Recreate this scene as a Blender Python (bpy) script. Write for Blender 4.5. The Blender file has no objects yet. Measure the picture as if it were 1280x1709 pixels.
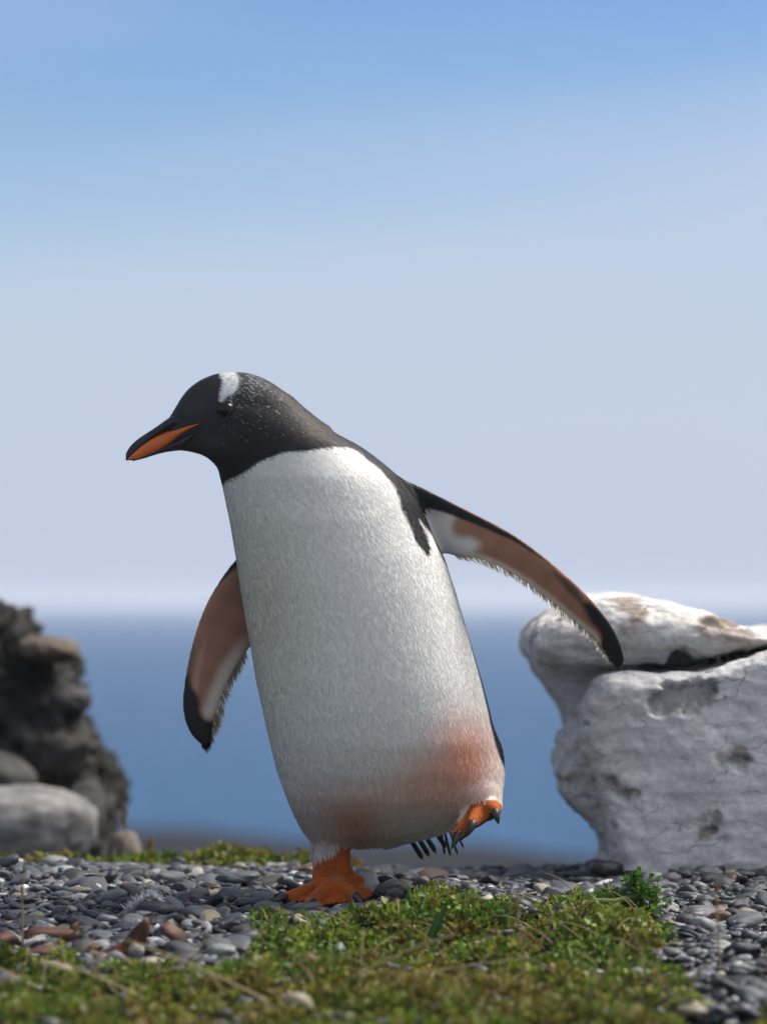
import bpy, math, random
import numpy as np
from mathutils import Vector, noise as mnoise

R = math.radians
rng = np.random.default_rng(7)
random.seed(7)
sc = bpy.context.scene
COL = sc.collection

# ------------------------------------------------------------------ camera
FPX = 5715.0          # focal length in photo pixels (1280 px wide)
CAMD = 4.5            # camera to penguin, metres
CAMH = 0.40           # camera height above the ground at the penguin's foot
HOR = 1002.0          # image row of the horizon
cam = bpy.data.cameras.new('camera')
cam.sensor_fit = 'HORIZONTAL'
cam.sensor_width = 36.0
cam.lens = 36.0 * FPX / 1280.0
cam.shift_y = (HOR - 854.5) / 1280.0
cam.clip_start = 0.05
cam.clip_end = 60000.0
cam.dof.use_dof = True
cam.dof.focus_distance = CAMD - 0.03
cam.dof.aperture_fstop = 3.6
camo = bpy.data.objects.new('camera', cam)
camo.location = (0, -CAMD, CAMH)
camo.rotation_euler = (R(90), 0, 0)
COL.objects.link(camo)
sc.camera = camo

# ------------------------------------------------------------------ world, sun, exposure
CLOUD_ROT, CLOUD_OFF = 20.0, (20.1, 13.3, 0.0)
SUN_EL, SUN_AZ = 53.0, 72.0    # azimuth measured from +Y (away from camera) towards +X
world = bpy.data.worlds.new('World')
sc.world = world
world.use_nodes = True
wn, wl = world.node_tree.nodes, world.node_tree.links
wn.clear()
def wnode(t, **kw):
    n = wn.new(t)
    for k, v in kw.items(): setattr(n, k, v)
    return n
w_out = wnode('ShaderNodeOutputWorld')
w_bg = wnode('ShaderNodeBackground')
w_bg.inputs['Strength'].default_value = 0.094
sky = wnode('ShaderNodeTexSky', sky_type='NISHITA', sun_disc=False)
sky.sun_elevation = R(SUN_EL)
sky.sun_rotation = R(SUN_AZ)
sky.air_density = 1.0
sky.dust_density = 0.3
sky.ozone_density = 3.0
tc = wnode('ShaderNodeTexCoord')
sep = wnode('ShaderNodeSeparateXYZ')
wl.new(tc.outputs['Generated'], sep.inputs[0])
# cloud deck: soft noise on a plane overhead, closing to a pale veil towards the horizon
def wmath(op, a, b=None, c=None, clamp=False):
    n = wnode('ShaderNodeMath', operation=op, use_clamp=clamp)
    for i, v in enumerate((a, b, c)):
        if v is None: continue
        if isinstance(v, (int, float)): n.inputs[i].default_value = v
        else: wl.new(v, n.inputs[i])
    return n.outputs[0]
def wsmooth(v, a, b, lo=0., hi=1.):
    mr = wnode('ShaderNodeMapRange', interpolation_type='SMOOTHSTEP')
    wl.new(v, mr.inputs['Value'])
    for k, q in (('From Min', a), ('From Max', b), ('To Min', lo), ('To Max', hi)): mr.inputs[k].default_value = q
    return mr.outputs[0]
elev = wmath('MAXIMUM', sep.outputs['Z'], 0.0)
inv = wmath('DIVIDE', 1.0, wmath('ADD', elev, 0.16))
pl = wnode('ShaderNodeVectorMath', operation='SCALE')
wl.new(tc.outputs['Generated'], pl.inputs[0]); wl.new(inv, pl.inputs['Scale'])
mp = wnode('ShaderNodeMapping')
mp.inputs['Rotation'].default_value = (0, 0, R(CLOUD_ROT))
mp.inputs['Scale'].default_value = (0.55, 0.75, 0.0)
mp.inputs['Location'].default_value = CLOUD_OFF
wl.new(pl.outputs[0], mp.inputs[0])
nz = wnode('ShaderNodeTexNoise')
nz.inputs['Scale'].default_value = 1.0
nz.inputs['Detail'].default_value = 4.0
nz.inputs['Roughness'].default_value = 0.42
wl.new(mp.outputs[0], nz.inputs['Vector'])
deck = wsmooth(nz.outputs['Fac'], 0.30, 0.66)
veil = wsmooth(elev, 0.005, 0.172, 1.0, 0.0)
mask = wmath('SUBTRACT', 1.0, wmath('MULTIPLY', wmath('SUBTRACT', 1.0, deck), wmath('SUBTRACT', 1.0, wmath('MULTIPLY', veil, 0.97))))
hsv = wnode('ShaderNodeHueSaturation')
hsv.inputs['Hue'].default_value = 0.513
hsv.inputs['Saturation'].default_value = 1.25
hsv.inputs['Value'].default_value = 0.78
wl.new(sky.outputs[0], hsv.inputs['Color'])
lum = wmath('MULTIPLY_ADD', elev, 0.45, 1.0)          # an overcast deck is brighter overhead than at the horizon
cc = wnode('ShaderNodeVectorMath', operation='SCALE')
cmix = wnode('ShaderNodeMix', data_type='RGBA')       # hazy blue-white low down, neutral white cloud overhead
wl.new(wsmooth(elev, 0.16, 0.5), cmix.inputs[0])
cmix.inputs[6].default_value = (3.45, 3.92, 4.90, 1)
cmix.inputs[7].default_value = (4.55, 4.45, 4.30, 1)
wl.new(cmix.outputs[2], cc.inputs[0])
wl.new(lum, cc.inputs['Scale'])
mixw = wnode('ShaderNodeMix', data_type='RGBA')
wl.new(mask, mixw.inputs[0])
wl.new(hsv.outputs[0], mixw.inputs[6])
wl.new(cc.outputs[0], mixw.inputs[7])
wl.new(mixw.outputs[2], w_bg.inputs['Color'])
wl.new(w_bg.outputs[0], w_out.inputs['Surface'])

sun = bpy.data.lights.new('sun', 'SUN')
sun.energy = 3.9
sun.angle = R(32)
sun.color = (1.0, 0.95, 0.87)
suno = bpy.data.objects.new('sun', sun)
sd = Vector((math.sin(R(SUN_AZ)) * math.cos(R(SUN_EL)), math.cos(R(SUN_AZ)) * math.cos(R(SUN_EL)), math.sin(R(SUN_EL))))
suno.rotation_euler = sd.to_track_quat('Z', 'Y').to_euler()
suno.location = (6, 3, 9)
COL.objects.link(suno)

vs = sc.view_settings
vs.view_transform = 'Standard'
vs.look = 'None'
vs.exposure = 0.7
vs.gamma = 1.0
vs.use_curve_mapping = False
sc.cycles.use_denoising = True
sc.cycles.max_bounces = 8
sc.cycles.volume_bounces = 1
sc.cycles.sample_clamp_indirect = 8.0

# ------------------------------------------------------------------ helpers
def W(px, py, y=0.0):
    """photo pixel at depth y (metres behind the penguin's foot) -> world point"""
    d = (y + CAMD) / FPX
    return np.array([(px - 640.0) * d, y, CAMH - (py - HOR) * d])
def wx(px, y=0.0): return (np.asarray(px, float) - 640.0) * (y + CAMD) / FPX
def wz(py, y=0.0): return CAMH - (np.asarray(py, float) - HOR) * (y + CAMD) / FPX
def topx(x, y, z):
    s = FPX / (y + CAMD)
    return 640.0 + x * s, HOR + (CAMH - z) * s
_YS = np.linspace(-1.3, .6, 800)
def ysolve(py, up=0.0, px=640.):
    """depth at which the bank (raised by up) is seen at that row"""
    zz = np.interp(_YS, GY, GZ) + up
    rows = HOR + (CAMH - zz) * FPX / (_YS + CAMD)
    return float(np.interp(-py, -rows, _YS))
GY = np.array([-4.2, -1.6, -0.75, 0.0, 0.30, 0.45, 0.8, 1.35, 3.0, 6.0, 10.0, 30.0, 36.0, 60.0])
GZ = np.array([-0.30, -0.16, -0.064, 0.0, 0.009, 0.003, -0.028, -0.062, -0.32, -0.75, -1.20, -2.01, -2.30, -4.0])
PX = CAMD / FPX       # metres per photo pixel at the penguin

def link(o, parent=None):
    COL.objects.link(o)
    if parent is not None: o.parent = parent
    return o
def tag(o, label=None, cat=None, group=None, kind=None):
    if label: o['label'] = label
    if cat: o['category'] = cat
    if group: o['group'] = group
    if kind: o['kind'] = kind
    return o
def mesh_np(name, V, F, smooth=True, col=None, colname='Col', normals=None):
    """V (n,3), F (m,k) int array of equal-sided faces"""
    me = bpy.data.meshes.new(name)
    V = np.asarray(V, np.float32); F = np.asarray(F, np.int32)
    k = F.shape[1]
    me.vertices.add(len(V)); me.vertices.foreach_set('co', V.ravel())
    me.loops.add(F.size); me.loops.foreach_set('vertex_index', F.ravel())
    me.polygons.add(len(F))
    me.polygons.foreach_set('loop_start', np.arange(0, F.size, k, dtype=np.int32))
    if smooth: me.polygons.foreach_set('use_smooth', np.ones(len(F), bool))
    me.update(calc_edges=True)
    if col is not None:
        a = me.attributes.new(colname, 'FLOAT_COLOR', 'POINT')
        c = np.ones((len(V), 4), np.float32); c[:, :3] = col
        a.data.foreach_set('color', c.ravel())
    if normals is not None:
        me.normals_split_custom_set_from_vertices(np.asarray(normals, np.float32).tolist())
    return me
def obj(name, me, mat=None, parent=None):
    o = bpy.data.objects.new(name, me)
    if mat and not me.materials: me.materials.append(mat)
    return link(o, parent)
def empty(name, loc=(0, 0, 0)):
    o = bpy.data.objects.new(name, None)
    o.location = loc; o.empty_display_size = 0.05
    return link(o)

def fbm(P, scale=1.0, octv=4, seed=0.0, H=0.9):
    out = np.empty(len(P), np.float32)
    off = Vector((seed * 13.7, seed * 7.1 + 3.3, seed * 5.3))
    for i, p in enumerate(P):
        out[i] = mnoise.fractal(Vector((p[0] * scale, p[1] * scale, p[2] * scale)) + off, H, 2.0, octv)
    return out
def sstep(a, b, x):
    t = np.clip((x - a) / (b - a), 0, 1)
    return t * t * (3 - 2 * t)
def smin(a, b, k):
    h = np.clip(0.5 + 0.5 * (b - a) / k, 0, 1)
    return b + (a - b) * h - k * h * (1 - h)
def poly_sdf(poly, X, Z):
    """signed distance (negative inside) of 2-D grid points to a polygon"""
    poly = np.asarray(poly, np.float64)
    d = np.full(X.shape, 1e9); s = np.ones(X.shape)
    n = len(poly)
    for i in range(n):
        a = poly[i]; b = poly[(i - 1) % n]
        ex, ez = b - a
        wx_, wz_ = X - a[0], Z - a[1]
        t = np.clip((wx_ * ex + wz_ * ez) / (ex * ex + ez * ez + 1e-12), 0, 1)
        dx, dz = wx_ - ex * t, wz_ - ez * t
        d = np.minimum(d, dx * dx + dz * dz)
        c1 = Z >= a[1]; c2 = Z < b[1]; c3 = ex * wz_ > ez * wx_
        fl = (c1 & c2 & c3) | (~c1 & ~c2 & ~c3)
        s = np.where(fl, -s, s)
    return s * np.sqrt(d)
def smooth_poly(pts, n=6):
    """closed Catmull-Rom through pts"""
    p = np.asarray(pts, float); m = len(p); out = []
    for i in range(m):
        p0, p1, p2, p3 = p[(i - 1) % m], p[i], p[(i + 1) % m], p[(i + 2) % m]
        for t in np.linspace(0, 1, n, endpoint=False):
            out.append(0.5 * ((2 * p1) + (-p0 + p2) * t + (2 * p0 - 5 * p1 + 4 * p2 - p3) * t * t + (-p0 + 3 * p1 - 3 * p2 + p3) * t ** 3))
    return np.array(out)
def surface_nets(F, org, h):
    nx, ny, nz_ = F.shape
    ins = F < 0
    cnt = np.zeros((nx - 1, ny - 1, nz_ - 1), np.int8)
    for a in (0, 1):
        for b in (0, 1):
            for c in (0, 1):
                cnt += ins[a:nx - 1 + a, b:ny - 1 + b, c:nz_ - 1 + c]
    act = (cnt > 0) & (cnt < 8)
    I, J, K = np.nonzero(act)
    idx = np.full(act.shape, -1, np.int32); idx[I, J, K] = np.arange(len(I))
    acc = np.zeros((len(I), 3)); num = np.zeros(len(I))
    corners = [(a, b, c) for a in (0, 1) for b in (0, 1) for c in (0, 1)]
    for ca in corners:
        for ax in range(3):
            if ca[ax]: continue
            cb = list(ca); cb[ax] = 1
            fa = F[I + ca[0], J + ca[1], K + ca[2]]; fb = F[I + cb[0], J + cb[1], K + cb[2]]
            m = (fa < 0) != (fb < 0)
            t = np.where(m, fa / np.where(m, fa - fb, 1), 0)
            for q in range(3):
                acc[:, q] += np.where(m, ca[q] + (t if q == ax else 0), 0)
            num += m
    V = (np.stack([I, J, K], 1) + acc / num[:, None]) * h + np.asarray(org)
    quads = []
    for ax in range(3):
        sl0 = [slice(1, -1)] * 3; sl1 = [slice(1, -1)] * 3
        sl0[ax] = slice(0, F.shape[ax] - 1); sl1[ax] = slice(1, F.shape[ax])
        A, B = ins[tuple(sl0)], ins[tuple(sl1)]
        m = A != B
        i, j, k = np.nonzero(m)
        g = [i, j, k]
        for q in range(3):
            if q != ax: g[q] = g[q] + 1
        u, v = (ax + 1) % 3, (ax + 2) % 3
        def cell(du, dv):
            c = [g[0].copy(), g[1].copy(), g[2].copy()]
            c[u] = c[u] - du; c[v] = c[v] - dv
            return idx[c[0], c[1], c[2]]
        q = np.stack([cell(1, 1), cell(0, 1), cell(0, 0), cell(1, 0)], 1)
        fl = ~A[m]
        q[fl] = q[fl][:, ::-1]
        quads.append(q)
    return V, np.concatenate(quads)
def vnormals(V, F):
    N = np.zeros_like(V)
    fn = np.cross(V[F[:, 2]] - V[F[:, 0]], V[F[:, -1]] - V[F[:, 1]])
    for k in range(F.shape[1]): np.add.at(N, F[:, k], fn)
    return N / (np.linalg.norm(N, axis=1, keepdims=True) + 1e-12)
def relax(V, F, it=2, w=0.5):
    n = len(V)
    for _ in range(it):
        S = np.zeros_like(V); c = np.zeros(n)
        for k in range(4):
            a, b = F[:, k], F[:, (k + 1) % 4]
            np.add.at(S, a, V[b]); np.add.at(S, b, V[a])
            np.add.at(c, a, 1); np.add.at(c, b, 1)
        V = V * (1 - w) + w * S / c[:, None]
    return V
def tube(pts, rad, seg=8):
    """tapered tube along pts"""
    pts = np.asarray(pts, float); n = len(pts)
    rad = np.broadcast_to(np.asarray(rad, float), (n,))
    T = np.gradient(pts, axis=0); T /= np.linalg.norm(T, axis=1, keepdims=True) + 1e-12
    up = np.array([0.13, 0.31, 0.94]); 
    if abs(T[0] @ up) > 0.95: up = np.array([1.0, 0.2, 0.1])
    A = np.cross(T, up); A /= np.linalg.norm(A, axis=1, keepdims=True)
    B = np.cross(T, A)
    th = np.linspace(0, 2 * math.pi, seg, endpoint=False)
    V = (pts[:, None] + rad[:, None, None] * (np.cos(th)[None, :, None] * A[:, None] + np.sin(th)[None, :, None] * B[:, None])).reshape(-1, 3)
    F = []
    for i in range(n - 1):
        for j in range(seg):
            j2 = (j + 1) % seg
            F.append((i * seg + j, i * seg + j2, (i + 1) * seg + j2, (i + 1) * seg + j))
    return V, np.array(F)
def merge(parts):
    Vs, Fs, o = [], [], 0
    for V, F in parts:
        Vs.append(V); Fs.append(np.asarray(F) + o); o += len(V)
    return np.concatenate(Vs), np.concatenate(Fs)
def ico(sub):
    import bmesh
    bm = bmesh.new(); bmesh.ops.create_icosphere(bm, subdivisions=sub, radius=1.0)
    V = np.array([v.co for v in bm.verts]); F = np.array([[v.index for v in f.verts] for f in bm.faces])
    bm.free(); return V, F

# ------------------------------------------------------------------ materials
def material(name):
    m = bpy.data.materials.new(name); m.use_nodes = True
    nt = m.node_tree; b = nt.nodes['Principled BSDF']
    return m, nt, b
def N(nt, t, **kw):
    n = nt.nodes.new(t)
    for k, v in kw.items(): setattr(n, k, v)
    return n
def set_in(n, **kw):
    for k, v in kw.items(): n.inputs[k.replace('_', ' ')].default_value = v
    return n
def coords(nt, scale=(1, 1, 1), rot=(0, 0, 0), kind='Object'):
    t = N(nt, 'ShaderNodeTexCoord'); m = N(nt, 'ShaderNodeMapping')
    m.inputs['Scale'].default_value = scale; m.inputs['Rotation'].default_value = rot
    nt.links.new(t.outputs[kind], m.inputs[0]); return m.outputs[0]
def tex(nt, vec, scale, detail=4, rough=0.55):
    n = N(nt, 'ShaderNodeTexNoise'); nt.links.new(vec, n.inputs['Vector'])
    set_in(n, Scale=scale, Detail=detail, Roughness=rough); return n.outputs['Fac']
def ramp(nt, fac, stops):
    r = N(nt, 'ShaderNodeValToRGB'); e = r.color_ramp.elements
    while len(e) < len(stops): e.new(0.5)
    for el, (p, c) in zip(e, stops):
        el.position = p; el.color = (c, c, c, 1) if isinstance(c, (int, float)) else (*c, 1)
    nt.links.new(fac, r.inputs[0]); return r.outputs[0]
def mix(nt, a, b, fac, mode='MIX'):
    n = N(nt, 'ShaderNodeMix', data_type='RGBA', blend_type=mode)
    for s, v in ((0, fac), (6, a), (7, b)):
        if isinstance(v, (int, float)): n.inputs[s].default_value = v
        elif isinstance(v, tuple): n.inputs[s].default_value = (*v, 1)
        else: nt.links.new(v, n.inputs[s])
    return n.outputs[2]
def bump(nt, b, h, strength=0.3, dist=0.002, prev=None):
    n = N(nt, 'ShaderNodeBump'); set_in(n, Strength=strength, Distance=dist)
    nt.links.new(h, n.inputs['Height'])
    if prev: nt.links.new(prev, n.inputs['Normal'])
    nt.links.new(n.outputs[0], b.inputs['Normal']); return n.outputs[0]
def attr(nt, name='Col'):
    a = N(nt, 'ShaderNodeAttribute'); a.attribute_name = name; return a.outputs['Color']

def mat_skin():           # penguin body: colour from the plumage pattern, fine streaks on top
    m, nt, b = material('plumage')
    v = coords(nt, (420, 420, 60), (0, R(-12), 0))
    n1 = tex(nt, v, 1.0, 3)
    v2 = coords(nt); n2 = tex(nt, v2, 45, 4)
    c = mix(nt, attr(nt), ramp(nt, n1, [(0.25, 0.92), (0.75, 1.0)]), 1.0, 'MULTIPLY')
    c = mix(nt, c, ramp(nt, n2, [(0.3, 0.95), (0.7, 1.0)]), 1.0, 'MULTIPLY')
    nt.links.new(c, b.inputs['Base Color'])
    set_in(b, Roughness=0.6); b.inputs['Specular IOR Level'].default_value = 0.3
    bump(nt, b, n1, 0.15, 0.001)
    return m
def mat_feather():
    m, nt, b = material('feather')
    nt.links.new(attr(nt), b.inputs['Base Color'])
    set_in(b, Roughness=0.55); b.inputs['Specular IOR Level'].default_value = 0.25
    tr = N(nt, 'ShaderNodeBsdfTranslucent'); nt.links.new(attr(nt), tr.inputs[0])
    mx = N(nt, 'ShaderNodeMixShader'); mx.inputs[0].default_value = 0.12
    nt.links.new(b.outputs[0], mx.inputs[1]); nt.links.new(tr.outputs[0], mx.inputs[2])
    nt.links.new(mx.outputs[0], nt.nodes['Material Output'].inputs['Surface'])
    return m
def mat_fringe():
    m, nt, b = material('translucent_feather_fringe')
    nt.links.new(attr(nt), b.inputs['Base Color']); set_in(b, Roughness=0.6)
    tr = N(nt, 'ShaderNodeBsdfTranslucent'); nt.links.new(attr(nt), tr.inputs[0])
    mx = N(nt, 'ShaderNodeMixShader'); mx.inputs[0].default_value = 0.85
    nt.links.new(b.outputs[0], mx.inputs[1]); nt.links.new(tr.outputs[0], mx.inputs[2])
    nt.links.new(mx.outputs[0], nt.nodes['Material Output'].inputs['Surface'])
    return m
def mat_simple(name, col, rough=0.5, nscale=60, lo=0.7, bstr=0.2, bdist=0.001, spec=0.5, stretch=(1, 1, 1)):
    m, nt, b = material(name)
    v = coords(nt, stretch); n = tex(nt, v, nscale, 5)
    c = mix(nt, col, ramp(nt, n, [(0.3, lo), (0.7, 1.0)]), 1.0, 'MULTIPLY')
    nt.links.new(c, b.inputs['Base Color']); set_in(b, Roughness=rough)
    b.inputs['Specular IOR Level'].default_value = spec
    if bstr: bump(nt, b, n, bstr, bdist)
    return m
def mat_attr(name, rough=0.6, nscale=80, lo=0.75, bstr=0.3, bdist=0.001, spec=0.4, transl=0.0):
    m, nt, b = material(name)
    v = coords(nt); n = tex(nt, v, nscale, 5)
    c = mix(nt, attr(nt), ramp(nt, n, [(0.3, lo), (0.7, 1.0)]), 1.0, 'MULTIPLY')
    nt.links.new(c, b.inputs['Base Color']); set_in(b, Roughness=rough)
    b.inputs['Specular IOR Level'].default_value = spec
    if bstr: bump(nt, b, n, bstr, bdist)
    if transl:
        tr = N(nt, 'ShaderNodeBsdfTranslucent'); nt.links.new(c, tr.inputs[0])
        mx = N(nt, 'ShaderNodeMixShader'); mx.inputs[0].default_value = transl
        nt.links.new(b.outputs[0], mx.inputs[1]); nt.links.new(tr.outputs[0], mx.inputs[2])
        nt.links.new(mx.outputs[0], nt.nodes['Material Output'].inputs['Surface'])
    return m

# ------------------------------------------------------------------ ground, shore, sea
GY = np.array([-4.2, -1.6, -0.75, 0.0, 0.30, 0.45, 0.8, 1.35, 3.0, 6.0, 10.0, 30.0, 36.0, 60.0])
GZ = np.array([-0.30, -0.16, -0.064, 0.0, 0.009, 0.003, -0.028, -0.062, -0.32, -0.75, -1.20, -2.01, -2.30, -4.0])
def ground_z(x, y):
    x = np.asarray(x, float); y = np.asarray(y, float)
    z = np.interp(y, GY, GZ)
    near = 1 - sstep(1.5, 4.0, np.abs(y))
    return z + near * (0.006 * np.sin(5.1 * x + 1.3) * np.cos(6.3 * y + .4) + 0.004 * np.sin(13 * x + 7 * y))
def make_ground():
    ys = np.concatenate([np.linspace(-4.2, -1.2, 12), np.linspace(-1.1, 1.0, 90), np.linspace(1.1, 6, 30), np.linspace(6.5, 70, 40)])
    xs = np.concatenate([np.linspace(-40, -2, 30), np.linspace(-1.8, 1.8, 110), np.linspace(2, 40, 30)])
    X, Y = np.meshgrid(xs, ys)
    Z = ground_z(X, Y) - 0.006
    wav = sstep(8, 20, Y) * (0.02 * np.sin(X * 2.1) + np.clip(-.036 * X, -.5, .5))
    Z = Z + wav
    V = np.stack([X, Y, Z], -1).reshape(-1, 3)
    n = len(xs); i, j = np.meshgrid(np.arange(len(ys) - 1), np.arange(n - 1), indexing='ij')
    a = (i * n + j).ravel()
    F = np.stack([a, a + 1, a + n + 1, a + n], 1)
    m, nt, b = material('dark_shingle')
    v = coords(nt)
    vo = N(nt, 'ShaderNodeTexVoronoi'); nt.links.new(v, vo.inputs['Vector']); set_in(vo, Scale=70.0)
    n1 = tex(nt, v, 9, 5)
    c = mix(nt, (0.010, 0.012, 0.016), (0.028, 0.032, 0.042), ramp(nt, vo.outputs['Color'], [(0.2, 0.0), (0.8, 1.0)]))
    c = mix(nt, c, (0.020, 0.018, 0.020), ramp(nt, n1, [(0.45, 0.0), (0.65, 0.8)]))
    nt.links.new(c, b.inputs['Base Color']); set_in(b, Roughness=0.9); b.inputs['Specular IOR Level'].default_value = 0.05
    bump(nt, b, vo.outputs['Distance'], 0.8, 0.01)
    g = obj('ground', mesh_np('ground', V, F), m)
    tag(g, kind='structure', label='dark shingle ground of the beach bank sloping down to the sea')
make_ground()
def make_sea():
    m, nt, b = material('sea_water')
    v = coords(nt, (1, 1, 1))
    n1 = tex(nt, v, 0.9, 6, 0.6); n2 = tex(nt, coords(nt, (0.02, 0.05, 1)), 1.0, 4)
    c = mix(nt, (0.004, 0.046, 0.125), (0.010, 0.080, 0.185), n2)
    nt.links.new(c, b.inputs['Base Color']); set_in(b, Roughness=0.35, IOR=1.33)
    b.inputs['Specular IOR Level'].default_value = 0.15
    bump(nt, b, n1, 1.0, 0.6)
    ys = np.array([14, 40, 120, 400, 1500, 6000, 20000.]); xs = np.array([-20000, -3000, -300, -40, 0, 40, 300, 3000, 20000.])
    ys = np.array([14, 40, 120, 400, 1200, 2900.]); xs = np.array([-1400, -300, -40, 0, 40, 300, 1400.])
    X, Y = np.meshgrid(xs, ys); V = np.stack([X, Y, np.full_like(X, -2.0)], -1).reshape(-1, 3)
    n = len(xs); i, j = np.meshgrid(np.arange(len(ys) - 1), np.arange(n - 1), indexing='ij'); a = (i * n + j).ravel()
    o = obj('sea', mesh_np('sea', V, np.stack([a, a + 1, a + n + 1, a + n], 1)), m)
    tag(o, kind='structure', label='blue sea stretching to the misty horizon')
make_sea()
def make_haze():
    x, y0, y1, z0, z1 = 1500., -8., 3000., -6.0, 1.6
    V = [(-x, y0, z0), (x, y0, z0), (x, y1, z0), (-x, y1, z0), (-x, y0, z1), (x, y0, z1), (x, y1, z1), (-x, y1, z1)]
    F = [(0, 3, 2, 1), (4, 5, 6, 7), (0, 1, 5, 4), (1, 2, 6, 5), (2, 3, 7, 6), (3, 0, 4, 7)]
    m = bpy.data.materials.new('sea_mist'); m.use_nodes = True; nt = m.node_tree
    nt.nodes.remove(nt.nodes['Principled BSDF'])
    pv = N(nt, 'ShaderNodeVolumePrincipled'); set_in(pv, Density=.0011, Anisotropy=0.2); pv.inputs['Color'].default_value = (.93, .95, 1, 1)
    nt.links.new(pv.outputs[0], nt.nodes['Material Output'].inputs['Volume'])
    tag(obj('haze', mesh_np('haze', np.array(V), np.array(F), smooth=False), m), kind='stuff', label='pale sea mist lying over the water')
make_haze()

# ------------------------------------------------------------------ boulders
def rock_from_sdf(name, pieces, y_ref, bounds, h, disp, colour_fn, mat, parent=None, k=0.012, carve=None):
    (x0, x1), (y0, y1), (z0, z1) = bounds
    xs = np.arange(x0, x1, h); ys = np.arange(y0, y1, h); zs = np.arange(z0, z1, h)
    X2, Z2 = np.meshgrid(xs, zs, indexing='ij')
    F = None
    for poly, yc, hy, r in pieces:
        yf = yc - hy
        pw = np.stack([wx([p[0] for p in poly], yf), wz([p[1] for p in poly], yf)], 1)
        d2 = poly_sdf(pw, X2, Z2)[:, None, :]
        dy = (np.abs(ys - yc) - hy)[None, :, None]
        a = np.maximum(d2 + r, 0); b = np.maximum(dy + r, 0)
        f = np.sqrt(a * a + b * b) - r + np.minimum(np.maximum(d2 + r, dy + r), 0)
        F = f if F is None else smin(F, f, k)
    if carve is not None: F = carve(F, xs, ys, zs)
    F = F.astype(np.float32)
    V, Q = surface_nets(F, (x0, y0, z0), h)
    V = relax(V, Q, 2)
    Nn = vnormals(V, Q)
    V = V + Nn * disp(V, Nn)[:, None]
    return mesh_np(name, V, Q, col=colour_fn(V, vnormals(V, Q)))

def mat_pale_rock():
    m, nt, b = material('pale_weathered_rock')
    v = coords(nt)
    vs_ = coords(nt, (7, 7, 30), (0, R(18), 0))
    n1 = tex(nt, v, 14, 8, 0.62); n2 = tex(nt, vs_, 1.6, 8, 0.65); n3 = tex(nt, v, 160, 5, 0.6)
    vo = N(nt, 'ShaderNodeTexVoronoi', feature='DISTANCE_TO_EDGE'); set_in(vo, Scale=10.0)
    wv = N(nt, 'ShaderNodeVectorMath', operation='ADD')
    nn = N(nt, 'ShaderNodeTexNoise'); set_in(nn, Scale=9.0, Detail=5.0); nt.links.new(v, nn.inputs['Vector'])
    sc_ = N(nt, 'ShaderNodeVectorMath', operation='SCALE'); sc_.inputs['Scale'].default_value = 0.22
    nt.links.new(nn.outputs['Color'], sc_.inputs[0]); nt.links.new(vs_, wv.inputs[0])
    mpv = N(nt, 'ShaderNodeMapping'); mpv.inputs['Scale'].default_value = (0.12, 0.12, 0.12)
    nt.links.new(wv.outputs[0], mpv.inputs[0])
    wv2 = N(nt, 'ShaderNodeVectorMath', operation='ADD'); nt.links.new(mpv.outputs[0], wv2.inputs[0]); nt.links.new(sc_.outputs[0], wv2.inputs[1])
    nt.links.new(wv2.outputs[0], vo.inputs['Vector'])
    crack = ramp(nt, vo.outputs['Distance'], [(0.0, 0.0), (0.012, 1.0)])
    cgate = ramp(nt, n1, [(0.42, 0.0), (0.58, 1.0)])
    c = mix(nt, attr(nt), ramp(nt, n1, [(0.3, 0.72), (0.62, 1.0)]), 1.0, 'MULTIPLY')
    c = mix(nt, c, ramp(nt, n2, [(0.32, 0.62), (0.5, 1.0)]), 0.4, 'MULTIPLY')
    c = mix(nt, c, ramp(nt, n3, [(0.3, 0.72), (0.6, 1.0)]), 0.8, 'MULTIPLY')
    dark = mix(nt, c, (0.05, 0.045, 0.04), 0.75)
    inv = N(nt, 'ShaderNodeMath', operation='SUBTRACT'); inv.inputs[0].default_value = 1.0; nt.links.new(crack, inv.inputs[1])
    mu = N(nt, 'ShaderNodeMath', operation='MULTIPLY'); nt.links.new(inv.outputs[0], mu.inputs[0]); nt.links.new(cgate, mu.inputs[1])
    c = mix(nt, c, dark, mu.outputs[0])
    nt.links.new(c, b.inputs['Base Color']); set_in(b, Roughness=0.85)
    b.inputs['Specular IOR Level'].default_value = 0.25
    p = bump(nt, b, n2, 0.25, 0.005); p = bump(nt, b, n1, 0.4, 0.006, p); p = bump(nt, b, n3, 0.4, 0.0015, p)
    sub = N(nt, 'ShaderNodeMath', operation='SUBTRACT'); sub.inputs[0].default_value = 1.0; nt.links.new(mu.outputs[0], sub.inputs[1])
    bump(nt, b, sub.outputs[0], 0.6, 0.003, p)
    return m

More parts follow.
